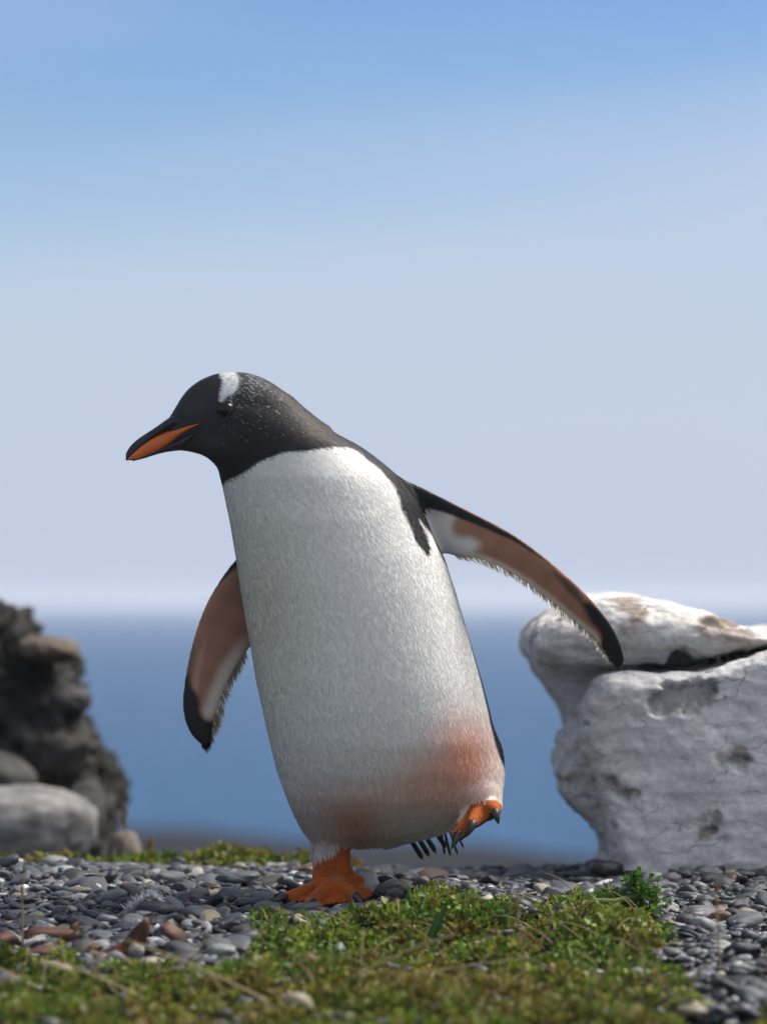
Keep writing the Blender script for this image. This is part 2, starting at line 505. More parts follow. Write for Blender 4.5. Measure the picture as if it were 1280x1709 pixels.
def make_pale_boulder():
    top = smooth_poly([(905, 1045), (893, 1070), (896, 1095), (912, 1108), (960, 1112), (1010, 1114), (1060, 1113), (1100, 1111), (1180, 1106), (1290, 1080), (1480, 1050), (1500, 1010), (1380, 1045), (1290, 1055), (1240, 1036), (1190, 1020), (1130, 1006), (1060, 996), (1005, 998), (950, 1018)], 3)
    under = smooth_poly([(898, 1100), (915, 1140), (938, 1168), (957, 1197), (970, 1214), (1010, 1300), (1060, 1300), (1060, 1110), (1000, 1104), (940, 1102)], 3)
    lobe1 = smooth_poly([(943, 1236), (939, 1256), (945, 1274), (1020, 1285), (1040, 1230), (985, 1205), (960, 1222)], 4)
    lobe2 = smooth_poly([(938, 1278), (936, 1300), (946, 1308), (1020, 1318), (1040, 1280), (980, 1262), (950, 1268)], 4)
    lobe3 = smooth_poly([(945, 1318), (950, 1340), (985, 1376), (1010, 1402), (1050, 1420), (1060, 1300), (1000, 1296), (960, 1304)], 4)
    front = smooth_poly([(1002, 1130), (1030, 1121), (1100, 1121), (1165, 1117), (1290, 1088), (1490, 1060), (1500, 1260), (1500, 1490), (1250, 1490), (1045, 1490), (1034, 1450), (1022, 1415), (1012, 1370), (996, 1320), (985, 1280), (972, 1240), (975, 1190), (990, 1150)], 3)
    pieces = [(top, .60, .30, .05), (under, .62, .20, .03), (lobe1, .53, .16, .02), (lobe2, .52, .17, .02), (lobe3, .52, .18, .03), (front, .54, .27, .03)]
    def disp(V, Nn):
        n1 = fbm(V, 6, 4, 1.0); n2 = fbm(V * np.array([1, 1, 3.2]), 16, 4, 2.0); n3 = fbm(V, 45, 4, 3.0)
        px, py = topx(V[:, 0], V[:, 1], V[:, 2])
        d = 0.008 * n1 + 0.0026 * n2 + 0.003 * n3
        front_ = V[:, 1] < 0.42
        # shallow broken-out scar on the face
        e = np.hypot((px - 1142) / 62, (py - 1162 + 0.25 * (px - 1142)) / 30)
        d -= front_ * 0.014 * (1 - sstep(0.8, 1.05, e + 0.35 * n2 + .35 * n3))
        # hole by the crack, worn hollow on the top
        e = np.hypot((px - 1130) / 30, (py - 1098) / 20); d -= (V[:, 1] < .46) * 0.016 * (1 - sstep(0.5, 1.1, e + .2 * n2))
        e = np.hypot((px - 1205) / 38, (py - 1037) / 12); d -= (V[:, 1] < .5) * 0.014 * (1 - sstep(0.5, 1.1, e + .3 * n2))
        for cx, cy, r in ((1232, 1272, 16), (1250, 1268, 7), (1046, 1328, 12), (1190, 1365, 13), (1183, 1388, 10), (1205, 1402, 8), (1015, 1300, 10), (980, 1210, 5)):
            e = np.hypot((px - cx) / (r * 1.5), (py - cy) / r); d -= front_ * 0.008 * (1 - sstep(0.4, 1.1, e + .7 * n2 + .5 * n3))
        return d
    def colour(V, Nn):
        px, py = topx(V[:, 0], V[:, 1], V[:, 2]); n = fbm(V, 12, 4, 5.0); n2 = fbm(V, 40, 4, 6.0)
        c = np.tile(np.array([0.71, 0.695, 0.69]), (len(V), 1))
        warm = sstep(1110, 1040, py)[:, None]
        c = c * (1 - warm) + warm * np.array([0.74, 0.71, 0.675])
        br = sstep(.12, .5, n)[:, None] * warm * .8; c = c * (1 - br) + br * np.array([.30, .22, .16])
        e = np.hypot((px - 1142) / 62, (py - 1162 + 0.25 * (px - 1142)) / 30)
        s = ((1 - sstep(.85, 1.05, e + .5 * n2)) * (V[:, 1] < .42))[:, None]; c = c * (1 - .6 * s) + .6 * s * np.array([.22, .21, .20])
        e = np.hypot((px - 1205) / 40, (py - 1037) / 14); s = (1 - sstep(.5, 1.2, e + .3 * n2))[:, None] * .75; c = c * (1 - s) + s * np.array([.22, .15, .10])
        # tan seam that runs along the crack to the right
        cy = np.interp(px, [880, 1010, 1100, 1160, 1290, 1500], [1108, 1114, 1115, 1112, 1080, 1050])
        s = np.exp(-((py - cy) / 9) ** 2)[:, None] * sstep(1080, 1200, px)[:, None] * .7 * sstep(-.3, .3, n)[:, None]; c = c * (1 - s) + s * np.array([.24, .19, .14])
        for cx, cy_, r in ((1232, 1270, 16), (1046, 1328, 12), (1190, 1368, 14), (1183, 1388, 10), (1015, 1300, 12), (1030, 1380, 10)):
            e = np.hypot((px - cx) / (r * 1.8), (py - cy_) / r); s = (1 - sstep(.3, 1.2, e + 1.1 * n2))[:, None] * .7; c = c * (1 - s) + s * np.array([.13, .11, .08])
        lb = (sstep(1060, 980, px) * sstep(1100, 1130, py))[:, None] * .3; c = c * (1 - lb) + lb * np.array([.40, .36, .31])
        return c
    def carve(F, xs, ys, zs):
        # open crack between the top slab and the face
        X, Z = np.meshgrid(xs, zs, indexing='ij')
        px = 640 + X * FPX / (CAMD + .3); py = HOR + (CAMH - Z) * FPX / (CAMD + .3)
        cy = np.interp(px, [880, 1010, 1100, 1160, 1290, 1500], [1108, 1116, 1117, 1112, 1083, 1053])
        wdt = np.interp(px, [880, 1000, 1060, 1130, 1200, 1300], [2.5, 3.5, 3.5, 6, 4, 3]) * PX
        d = np.abs(py - cy) * PX - wdt
        d3 = np.maximum(d[:, None, :], (ys - 0.37)[None, :, None])
        return np.maximum(F, -d3)
    me = rock_from_sdf('boulder', pieces, .3, ((wx(870, .3), .80), (.22, .86), (-.05, .44)), .0036, disp, colour, None, k=.008, carve=carve)
    o = obj('boulder', me, mat_pale_rock())
    tag(o, 'big pale grey weathered boulder with a cracked top slab standing on the shingle', 'boulder')
make_pale_boulder()

dark_rock = mat_attr('dark_rock', 0.85, 30, 0.5, 0.6, 0.01, 0.2)
def make_left_rocks():
    yb = 1.35
    crag = [(-260, 1010), (-60, 1010), (-8, 1030), (6, 1042), (14, 1062), (26, 1088), (70, 1100), (84, 1112), (86, 1146), (104, 1162), (116, 1206), (134, 1234), (146, 1268), (150, 1310), (152, 1340), (150, 1400), (150, 1470), (-260, 1470)]
    def disp(V, Nn):
        n1 = fbm(V, 6, 4, 11.0, .7); n2 = np.abs(fbm(V * np.array([1, 1, .75]), 11, 4, 12.0, .6)); n3 = np.abs(fbm(V, 26, 3, 14.0)); return .028 * n1 - .075 * n2 - .03 * n3 + .022
    def colr(V, Nn):
        n = sstep(-.3, .6, fbm(V, 9, 4, 13.0))[:, None]
        return np.array([.018, .017, .016]) * (1 - n) + n * np.array([.07, .066, .061])
    me = rock_from_sdf('crag', [(crag, yb + .25, .25, .05)], yb, ((wx(-280, yb), wx(215, yb)), (yb - .06, yb + .62), (-.16, .48)), .009, disp, colr, None)
    tag(obj('rock_crag', me, dark_rock), 'tall dark jagged rock crag behind the mossy edge', 'rock')
    V0, F0 = ico(5)
    def blob(name, label, px, py, y, rx, ry, rz, col, seed, rot=0., amp=.12, mat=dark_rock):
        c = W(px, py, y); d = V0.copy()
        n = fbm(d, 1.3, 4, seed); n2 = fbm(d, 3.5, 3, seed + 3)
        P = d * (1 + amp * n + amp * .4 * n2)[:, None]
        P = np.sign(P) * np.abs(P) ** .85
        P = P * np.array([rx, ry, rz])
        ca, sa = math.cos(rot), math.sin(rot)
        P = np.stack([P[:, 0] * ca - P[:, 2] * sa, P[:, 1], P[:, 0] * sa + P[:, 2] * ca], 1)
        cc = np.array(col)[None] * (0.75 + .5 * sstep(-.5, .5, fbm(P, 14, 3, seed)))[:, None]
        o = obj(name, mesh_np(name, P, F0, col=cc), mat); o.location = c
        return tag(o, label, 'rock')
    s = (yb + CAMD) / FPX
    blob('ledge_rock', 'brown flat ledge rock jutting out from the dark crag', 82, 1084, yb + .03, 52 * s, .08, 23 * s, (.13, .105, .08), 21, -.08, .10)
    blob('knob_rock', 'small grey knob of rock sticking out of the dark crag side', 122, 1168, yb + .06, 32 * s, .06, 22 * s, (.10, .10, .10), 22, 0., .10)
    blob('long_rock', 'long pale grey rounded rock lying at the foot of the dark crag', 10, 1388, yb - .12, 150 * s, .10, 80 * s, (.24, .23, .225), 23, -.0, .10)
    blob('round_rock', 'smooth dark grey rounded rock resting above the long pale rock', -5, 1292, yb - .05, 66 * s, .09, 38 * s, (.075, .075, .072), 24, -.35, .06)
    blob('small_rock', 'small rounded brown-grey rock half sunk behind the mossy edge', 208, 1432, yb - .35, 28 * s, .03, 42 * s, (.16, .13, .12), 25, 0., .06)
    blob('wedge_rock', 'grey wedge rock at the right foot of the dark crag', 144, 1352, yb - .02, 32 * s, .06, 46 * s, (.07, .07, .07), 26, .1, .14)
make_left_rocks()

# ------------------------------------------------------------------ pebbles
def moss_top(px):
    """image row where the moss carpet starts, as a curve over the bank (used in ground coordinates)"""
    return np.interp(px, [-200, 0, 60, 180, 300, 380, 440, 520, 640, 740, 860, 1000, 1080, 1120, 1160, 1200, 1300, 1500],
                     [1606, 1606, 1606, 1614, 1606, 1590, 1545, 1530, 1522, 1506, 1504, 1506, 1510, 1560, 1640, 1668, 1680, 1680])
PAL = {
    'slate':  ((.045, .050, .060), 'dark blue-grey slate'),
    'black':  ((.018, .019, .022), 'nearly black'),
    'grey':   ((.098, .105, .117), 'mid grey'),
    'pale':   ((.26, .265, .265), 'pale grey'),
    'white':  ((.62, .62, .60), 'bright white quartz'),
    'beige':  ((.30, .26, .18), 'beige'),
    'brown':  ((.13, .075, .045), 'rusty brown'),
}
PK = list(PAL); PP = np.array([.42, .17, .25, .07, .025, .045, .02])
def make_pebbles():
    n = 24000
    x = rng.uniform(-.66, .66, n); y = rng.uniform(-.85, .62, n)
    a = np.clip(np.exp(rng.normal(math.log(.0069), .47, n)), .0032, .024)
    z = ground_z(x, y)
    px, py = topx(x, y, z)
    keep = (py - moss_top(px) < 25) | (rng.random(n) < .22)
    keep &= ~((np.hypot((px - 540) / 100, (py - 1507) / 20) < 1) & (a > .010))
    x, y, a, z, px, py = [v[keep] for v in (x, y, a, z, px, py)]
    n = len(x)
    cls = rng.choice(len(PK), n, p=PP)
    a = np.where((cls == 4) & (a > .012), .010, a)
    b = a * rng.uniform(.55, .95, n); c = a * rng.uniform(.24, .48, n)
    yaw = rng.uniform(0, 2 * math.pi, n); tx = rng.normal(0, .30, n); ty = rng.normal(0, .30, n)
    big = a > .013
    z = z + np.where(big, c * .55, rng.uniform(-.3, 1.0, n) * c) + rng.uniform(0, .006, n)
    z = z - np.where(np.hypot((px - 540) / 100, (py - 1507) / 20) < 1, .011, 0)
    base = [ico(2), ico(3)]
    protos_lo, protos_hi = [], []
    for k in range(12):
        for sub, store in ((0, protos_lo), (1, protos_hi)):
            V, F = base[sub]
            nn = fbm(V, .9, 3, 40 + k); P = V * (1 + .36 * nn)[:, None]
            e = .72 + .02 * k                                   # flattened, rounded-box stones
            P = np.sign(P) * np.abs(P) ** e
            store.append((P, F))
    def place(u, v):
        if u > 1060 and v < 1495: return 'at the foot of the pale boulder'
        if u > 1060: return 'in the shingle strip right of the leafy sprig'
        if u > 840: return 'on the crest between raised foot and boulder'
        if u > 635: return 'below the raised foot and tail'
        if u > 450: return 'around the standing orange foot'
        if u > 300: return 'on the shingle between down feather and foot' if v > 1480 else 'along the mossy edge near the foot'
        if u > 170: return 'around the white down feather'
        return 'between the dry leaves and the mossy edge' if v > 1490 else 'before the long pale rock'
    def rotm(i):
        cy, sy = math.cos(yaw[i]), math.sin(yaw[i]); cx, sx = math.cos(tx[i]), math.sin(tx[i]); cz, sz = math.cos(ty[i]), math.sin(ty[i])
        return np.array([[cz, 0, sz], [0, 1, 0], [-sz, 0, cz]]) @ np.array([[1, 0, 0], [0, cx, -sx], [0, sx, cx]]) @ np.array([[cy, -sy, 0], [sy, cy, 0], [0, 0, 1]])
    vis = (px > -10) & (px < 1290) & (py < np.minimum(1700, moss_top(px) + 6)) & (y < .40)
    size = np.where(vis, a * FPX / (CAMD + y), 0)
    order = np.argsort(-size)[:300]
    top = np.zeros(n, bool); top[order] = True
    # the shingle mass
    Vs, Fs, Cs, o = [], [], [], 0
    for i in np.nonzero(~top)[0]:
        P, F = protos_lo[i % 12]
        Vw = (P * np.array([a[i], b[i], c[i]])) @ rotm(i).T + np.array([x[i], y[i], z[i]])
        Vs.append(Vw); Fs.append(F + o); o += len(P)
        Cs.append(np.tile(np.array(PAL[PK[cls[i]]][0]) * rng.uniform(.65, 1.4), (len(P), 1)))
    Vc, Fc = ico(1)
    xo = rng.uniform(-1.6, 1.6, 30000); yo = rng.uniform(-1.3, .62, 30000); ko = (np.abs(xo) > .64) | (yo < -.83); xo, yo = xo[ko], yo[ko]
    uo, vo_ = topx(xo, yo, ground_z(xo, yo)); ko = (vo_ - moss_top(uo) < 25) | (rng.random(len(xo)) < .25); xo, yo = xo[ko], yo[ko]
    zo = ground_z(xo, yo); ao = np.clip(np.exp(rng.normal(math.log(.010), .4, len(xo))), .005, .025); co = rng.choice(len(PK), len(xo), p=PP)
    for q in range(len(xo)):                                    # the bank goes on at both sides
        t_ = rng.uniform(0, 6.28); c_, s_ = math.cos(t_), math.sin(t_); r_ = ao[q] * rng.uniform(.55, .95)
        Pq = Vc * np.array([ao[q], r_, r_ * .5]); Pq = np.stack([Pq[:, 0] * c_ - Pq[:, 1] * s_, Pq[:, 0] * s_ + Pq[:, 1] * c_, Pq[:, 2]], 1)
        Vs.append(Pq + np.array([xo[q], yo[q], zo[q] + rng.uniform(0, .008)])); Fs.append(Fc + o); o += len(Vc)
        Cs.append(np.tile(np.array(PAL[PK[co[q]]][0]) * rng.uniform(.65, 1.4), (len(Vc), 1)))
    pm = mat_attr('pebble_stone', .55, 220, .7, .25, .0008, .45)
    s = obj('shingle', mesh_np('shingle', np.concatenate(Vs), np.concatenate(Fs), col=np.concatenate(Cs)), pm)
    tag(s, 'small dark grey beach pebbles covering the bank', 'shingle', kind='stuff')
    # the largest 300, one object each
    mats = {}
    for k_, (c_, _) in PAL.items():
        m, nt, bb = material('pebble_' + k_)
        v = coords(nt, (1, 1, 2.5)); n1 = tex(nt, v, 2.2, 6); n2 = tex(nt, v, 14, 4)
        oi = N(nt, 'ShaderNodeObjectInfo')
        cc = mix(nt, c_, oi.outputs['Color'], 1.0, 'MULTIPLY')
        cc = mix(nt, cc, ramp(nt, n1, [(.3, .65), (.7, 1.15)]), 1.0, 'MULTIPLY')
        cc = mix(nt, cc, ramp(nt, n2, [(.35, .75), (.65, 1.05)]), 1.0, 'MULTIPLY')
        nt.links.new(cc, bb.inputs['Base Color']); set_in(bb, Roughness=.5); bb.inputs['Specular IOR Level'].default_value = .45
        bump(nt, bb, n2, .25, .03)
        mats[k_] = m
    shared = {}
    from mathutils import Matrix
    for i in order:
        k_ = PK[cls[i]]; key = (k_, i % 12)
        if key not in shared:
            P, F = protos_hi[i % 12]; shared[key] = mesh_np('pebble', P, F); shared[key].materials.append(mats[k_])
        o_ = bpy.data.objects.new('pebble', shared[key])
        M = Matrix(rotm(i).tolist()) @ Matrix.Diagonal((a[i], b[i], c[i]))
        o_.matrix_world = Matrix.Translation((x[i], y[i], z[i])) @ M.to_4x4()
        t = rng.uniform(.7, 1.35); o_.color = (t, t, t * rng.uniform(.97, 1.05), 1)
        COL.objects.link(o_)
        sz = 'large' if a[i] > .0175 else ('medium' if a[i] > .0140 else 'smaller')
        shp = 'oblong' if b[i] / a[i] < .68 else ('oval' if b[i] / a[i] < .84 else 'roundish')
        tag(o_, f'{sz} {shp} {PAL[k_][1]} pebble {place(px[i], py[i])}', 'pebble', k_ + ' pebbles of the shingle bank')
    # singled-out stones
    def stone(name, label, px_, py_, y_, ax, ay, az, col, k, yw=0., ti=0.):
        P, F = protos_hi[k]; y_ = ysolve(py_ + .3 * az / PX, .012)
        m = mat_simple(name + '_stone', col, .55, 1.6, .72, .3, .02)
        o_ = bpy.data.objects.new(name, mesh_np(name, P, F)); o_.data.materials.append(m)
        o_.location = W(px_, py_, y_); o_.rotation_euler = (0, ti, yw); o_.scale = (ax, ay, az)
        COL.objects.link(o_); tag(o_, label, 'pebble')
    stone('white_stone', 'largest off-white stone leaning upright behind the orange heel', 607, 1476, .10, .021, .017, .020, (.50, .50, .46), 2, .3, .6)
    stone('teal_stone', 'pale greenish round stone in the moss beside the dry brown leaves', 370, 1590, -.33, .017, .013, .009, (.20, .235, .215), 4)
    stone('oval_stone', 'wide flat blue-grey oval stone on the shingle near the toes', 398, 1466, .17, .030, .016, .009, (.085, .09, .105), 6, .1)
    stone('smooth_stone', 'grey smooth oval stone beside the curled claw of the foot', 437, 1499, .0, .017, .012, .008, (.12, .13, .145), 3, .1)
    stone('feather_stone', 'dark flat stone with white down caught on its edge', 260, 1519, -.07, .026, .017, .011, (.035, .04, .052), 1, .2)
    stone('leaf_stone', 'small pale upright stone beside the curled brown leaf', 228, 1588, -.30, .009, .006, .010, (.24, .23, .20), 5, .2, .5)
    stone('boulder_stone', 'dark rounded stone wedged against the pale boulder foot', 1012, 1452, .30, .026, .02, .013, (.022, .023, .026), 7, .4, .2)
    stone('slab_stone', 'thin white-edged slab stone tilted on the shingle before the boulder', 1005, 1476, .14, .014, .009, .004, (.55, .55, .56), 8, .5, -.35)
make_pebbles()

# ------------------------------------------------------------------ moss carpet and plants
def leaf_cloud(C, D, U, L, Wd, colr):
    """leaf faces: base C, direction D, up U, length L, width Wd -> 6 verts, 2 quads each"""
    S = np.cross(D, U); S /= np.linalg.norm(S, axis=1, keepdims=True) + 1e-9
    Un = np.cross(S, D)
    L = L[:, None]; Wd = Wd[:, None]
    p0 = C; p1 = C + D * L * .5 + S * Wd + Un * L * .12; p2 = C + D * L * .5 - Un * L * .02; p3 = C + D * L * .5 - S * Wd + Un * L * .12
    p4 = C + D * L - Un * L * .12
    V = np.stack([p0, p1, p2, p3, p4], 1).reshape(-1, 3)
    k = np.arange(len(C))[:, None] * 5
    F = np.concatenate([k + np.array([[0, 2, 4, 1]]), k + np.array([[0, 3, 4, 2]])], 0)
    return V, F, np.repeat(colr, 5, 0)
def rand_dir(n, zlo=-.2, zhi=1.):
    z = rng.uniform(zlo, zhi, n); t = rng.uniform(0, 2 * math.pi, n); r = np.sqrt(1 - z * z)
    return np.stack([r * np.cos(t), r * np.sin(t), z], 1)
GREENS = np.array([[.055, .105, .010], [.085, .135, .012], [.030, .075, .010], [.115, .14, .020], [.09, .085, .016], [.02, .05, .008]])
GPROB = np.array([.28, .26, .18, .13, .08, .07])
leaf_mat = mat_attr('moss_leaf', .5, 300, .8, 0, 0, .35, .35)
def sprigs(X, Y, H, leaves, L, tintfn=None, clump=.011):
    n = len(X); tot = n * leaves
    base = np.stack([X, Y, ground_z(X, Y)], 1)
    bi = np.repeat(np.arange(n), leaves)
    t = rng.random(tot) ** .6
    C = base[bi]; C = C + np.stack([rng.normal(0, clump, tot), rng.normal(0, clump, tot), t * H[bi]], 1)
    D = rand_dir(tot, -.15, .75); U = rand_dir(tot, .3, 1.)
    ci = rng.choice(len(GREENS), n, p=GPROB)[bi]
    col = GREENS[ci] * rng.uniform(.6, 1.45, (tot, 1)) 
    br = rng.random(tot) < .05; col[br] = np.array([.14, .075, .03]) * rng.uniform(.5, 1.3, (br.sum(), 1))
    if tintfn is not None: col = tintfn(C, col)
    Ls = L * rng.uniform(.6, 1.35, tot)
    return leaf_cloud(C, D, U, Ls, Ls * rng.uniform(.24, .40, tot), col)
def clumps(X, Y, RAD, HT, per, L, mixc, zoff=0.):
    """leafy cushions: leaves on and inside small domes; mixc picks fresh green (0) to straw brown (1)"""
    cnt = np.maximum(8, (per * (RAD / .02) ** 2 * (1 + HT / .03))).astype(int)
    bi = np.repeat(np.arange(len(X)), cnt); tot = len(bi)
    r = np.sqrt(rng.random(tot)); th = rng.uniform(0, 2 * math.pi, tot); dome = np.sqrt(1 - r * r)
    lev = rng.random(tot) ** .45
    gx = X[bi] + RAD[bi] * r * np.cos(th); gy = Y[bi] + RAD[bi] * r * np.sin(th)
    C = np.stack([gx, gy, ground_z(gx, gy) + zoff + HT[bi] * dome * lev], 1)
    out = np.stack([r * np.cos(th), r * np.sin(th), dome * .8 + .2], 1)
    D = out + .9 * rand_dir(tot, -.6, 1.); D /= np.linalg.norm(D, axis=1, keepdims=True)
    U = rand_dir(tot, .2, 1.)
    fresh = GREENS[rng.choice(len(GREENS), len(X), p=GPROB)][bi]
    straw = np.array([[.16, .115, .028], [.13, .075, .025], [.10, .09, .02]])[rng.integers(0, 3, tot)]
    mm = np.clip(mixc[bi] + rng.normal(0, .18, tot), 0, 1)[:, None]
    col = (fresh * (1 - mm) + straw * mm) * rng.uniform(.45, 2.4, (tot, 1)) * 1.3
    br = rng.random(tot) < .03; col[br] = np.array([.17, .07, .03]) * rng.uniform(.6, 1.4, (br.sum(), 1))
    Ls = L * rng.uniform(.55, 1.4, tot) * np.where(rng.random(tot) < .12, 1.5, 1.)
    return leaf_cloud(C, D, U, Ls, Ls * rng.uniform(.22, .42, tot), col)
def nz2(x, y, f, k): return np.array([mnoise.noise(Vector((a * f, b * f, k))) for a, b in zip(x, y)])
def make_moss():
    n = 2500
    y = rng.uniform(-1.02, .03, n); x = rng.uniform(-.60, .60, n)
    xo = rng.uniform(-1.1, 1.1, 1500); xo = xo[np.abs(xo) > .60]; x = np.concatenate([x, xo]); y = np.concatenate([y, rng.uniform(-1.02, .03, len(xo))]); n = len(x)
    px, py = topx(x, y, ground_z(x, y))
    pat, fine, big = nz2(x, y, 8, 3.1), nz2(x, y, 22, 8.1), nz2(x, y, 4.5, 1.7)
    depth = py - moss_top(px) + 34 * pat + 18 * fine
    keep = (depth > 0) & (py < 1800)
    keep &= ~((px > 1120 + 90 * pat + 60 * fine) & (py < 1640 + 70 * pat))
    keep &= ~(np.hypot((px - 385) / 55, (py - 1590) / 20) < 1); keep &= ~((px > -80) & (px < 335) & (py < 1622))
    dens = np.where(px > 1080, np.interp(px, [1040, 1160, 1300], [.9, .22, .35]), 1.) * np.interp(fine + .5 * big, [-.5, -.2], [.15, 1.])
    keep &= rng.random(n) < dens
    x, y, pat, fine, big, px, py, depth = [v[keep] for v in (x, y, pat, fine, big, px, py, depth)]
    ht = (.007 + .027 * np.clip(.42 + 1.1 * pat + .8 * fine, 0, 1.3)) * (.45 + .55 * sstep(0, 50, depth))
    ht *= np.where((px > 640) & (px < 1110), 1.15, .95)
    rad = rng.uniform(.010, .026, len(x)) * np.where(depth < 25, .75, 1)
    mixc = np.clip(.05 + .6 * big + .5 * fine + .26 * sstep(1560, 1690, py), 0, .9)
    V, F, C = clumps(x, y, rad, ht, 52, .0078, mixc)
    o = obj('moss_carpet', mesh_np('moss_carpet', V, F, smooth=False, col=C), leaf_mat)
    tag(o, 'green and yellowish moss carpet growing over the front of the shingle bank', 'moss', kind='stuff')
    parts = []
    for _ in range(170):
        x0 = rng.uniform(-.5, .5); y0 = rng.uniform(-.80, -.12)
        u, v = topx(x0, y0, float(ground_z(x0, y0)))
        if v < moss_top(u) + 25 or u > 1150: continue
        L_ = rng.uniform(.02, .075); an = rng.uniform(0, math.pi); el = rng.uniform(.05, .7)
        a_ = np.array([x0, y0, float(ground_z(x0, y0)) + rng.uniform(.008, .03)]); d_ = np.array([math.cos(an) * math.cos(el), .4 * math.sin(an) * math.cos(el), math.sin(el)]) * L_
        t_ = np.linspace(0, 1, 6)[:, None]; sag = np.array([0, 0, 1.]) * (L_ * .12) * np.sin(t_ * math.pi)
        parts.append(tube(a_ + d_ * t_ + sag, np.linspace(.0009, .0004, 6), 5))
    V, F = merge(parts)
    tag(obj('dry_stems', mesh_np('dry_stems', V, F), mat_simple('dry_stem', (.30, .22, .09), .6, 60, .6, .1, .001)), 'fine dry straw stems threaded through the moss carpet', 'straw', kind='stuff')
    # low mossy edge behind the shingle on the left
    n = 420
    x = rng.uniform(-.66, -.06, n); y = rng.uniform(.50, .78, n)
    pat = nz2(x, y, 9, 5.7)
    keep = pat > -.30; x, y, pat = x[keep], y[keep], pat[keep]
    px, _ = topx(x, y, 0)
    ht = .014 + .034 * np.clip(pat + .25, 0, 1)
    V, F, C = clumps(x, y, rng.uniform(.014, .03, len(x)), ht, 30, .011, np.clip(.35 + .7 * nz2(x, y, 7, 9.9), 0, .9))
    o = obj('moss_ridge', mesh_np('moss_ridge', V, F, smooth=False, col=C), leaf_mat)
    tag(o, 'olive moss edge growing along the crest before the dark crag', 'moss', kind='stuff')
make_moss()

def blade(name, label, pts, width, col, cat='grass', group=None, twist=.25, parent=None, mat=None, blunt=2.2):
    """a bent ribbon leaf with a keel, real thickness from its fold"""
    pts = np.asarray(pts, float)
    t = np.linspace(0, len(pts) - 1, 14)
    P = np.stack([np.interp(t, np.arange(len(pts)), pts[:, k]) for k in range(3)], 1)
    for _ in range(3): P[1:-1] = .5 * P[1:-1] + .25 * (P[:-2] + P[2:])
    T = np.gradient(P, axis=0); T /= np.linalg.norm(T, axis=1, keepdims=True)
    view = np.array([.25, -1, .3]); S = np.cross(T, view); S /= np.linalg.norm(S, axis=1, keepdims=True) + 1e-9
    K = np.cross(S, T)
    u = np.linspace(0, 1, 14); w = width * np.minimum(1, np.minimum(u * 4 + .3, (1 - u) * blunt + .02))
    c, s = np.cos(twist * np.sin(u * 5)), np.sin(twist * np.sin(u * 5))
    S2 = S * c[:, None] + K * s[:, None]
    L = P + S2 * w[:, None] + K * (w * .35)[:, None]; Rr = P - S2 * w[:, None] + K * (w * .35)[:, None]
    th = K * (w * .12 + .0002)[:, None]
    rings = np.stack([L, P, Rr, P - th * 1.5], 1)
    V = rings.reshape(-1, 3); F = []
    for i in range(13):
        for j in range(4):
            j2 = (j + 1) % 4; F.append((i * 4 + j, i * 4 + j2, i * 4 + 4 + j2, i * 4 + 4 + j))
    o = obj(name, mesh_np(name, V, np.array(F)), mat or mat_simple(name + '_leaf', col, .5, 90, .7, .2, .001), parent)
    if label: tag(o, label, cat, group)
    return o

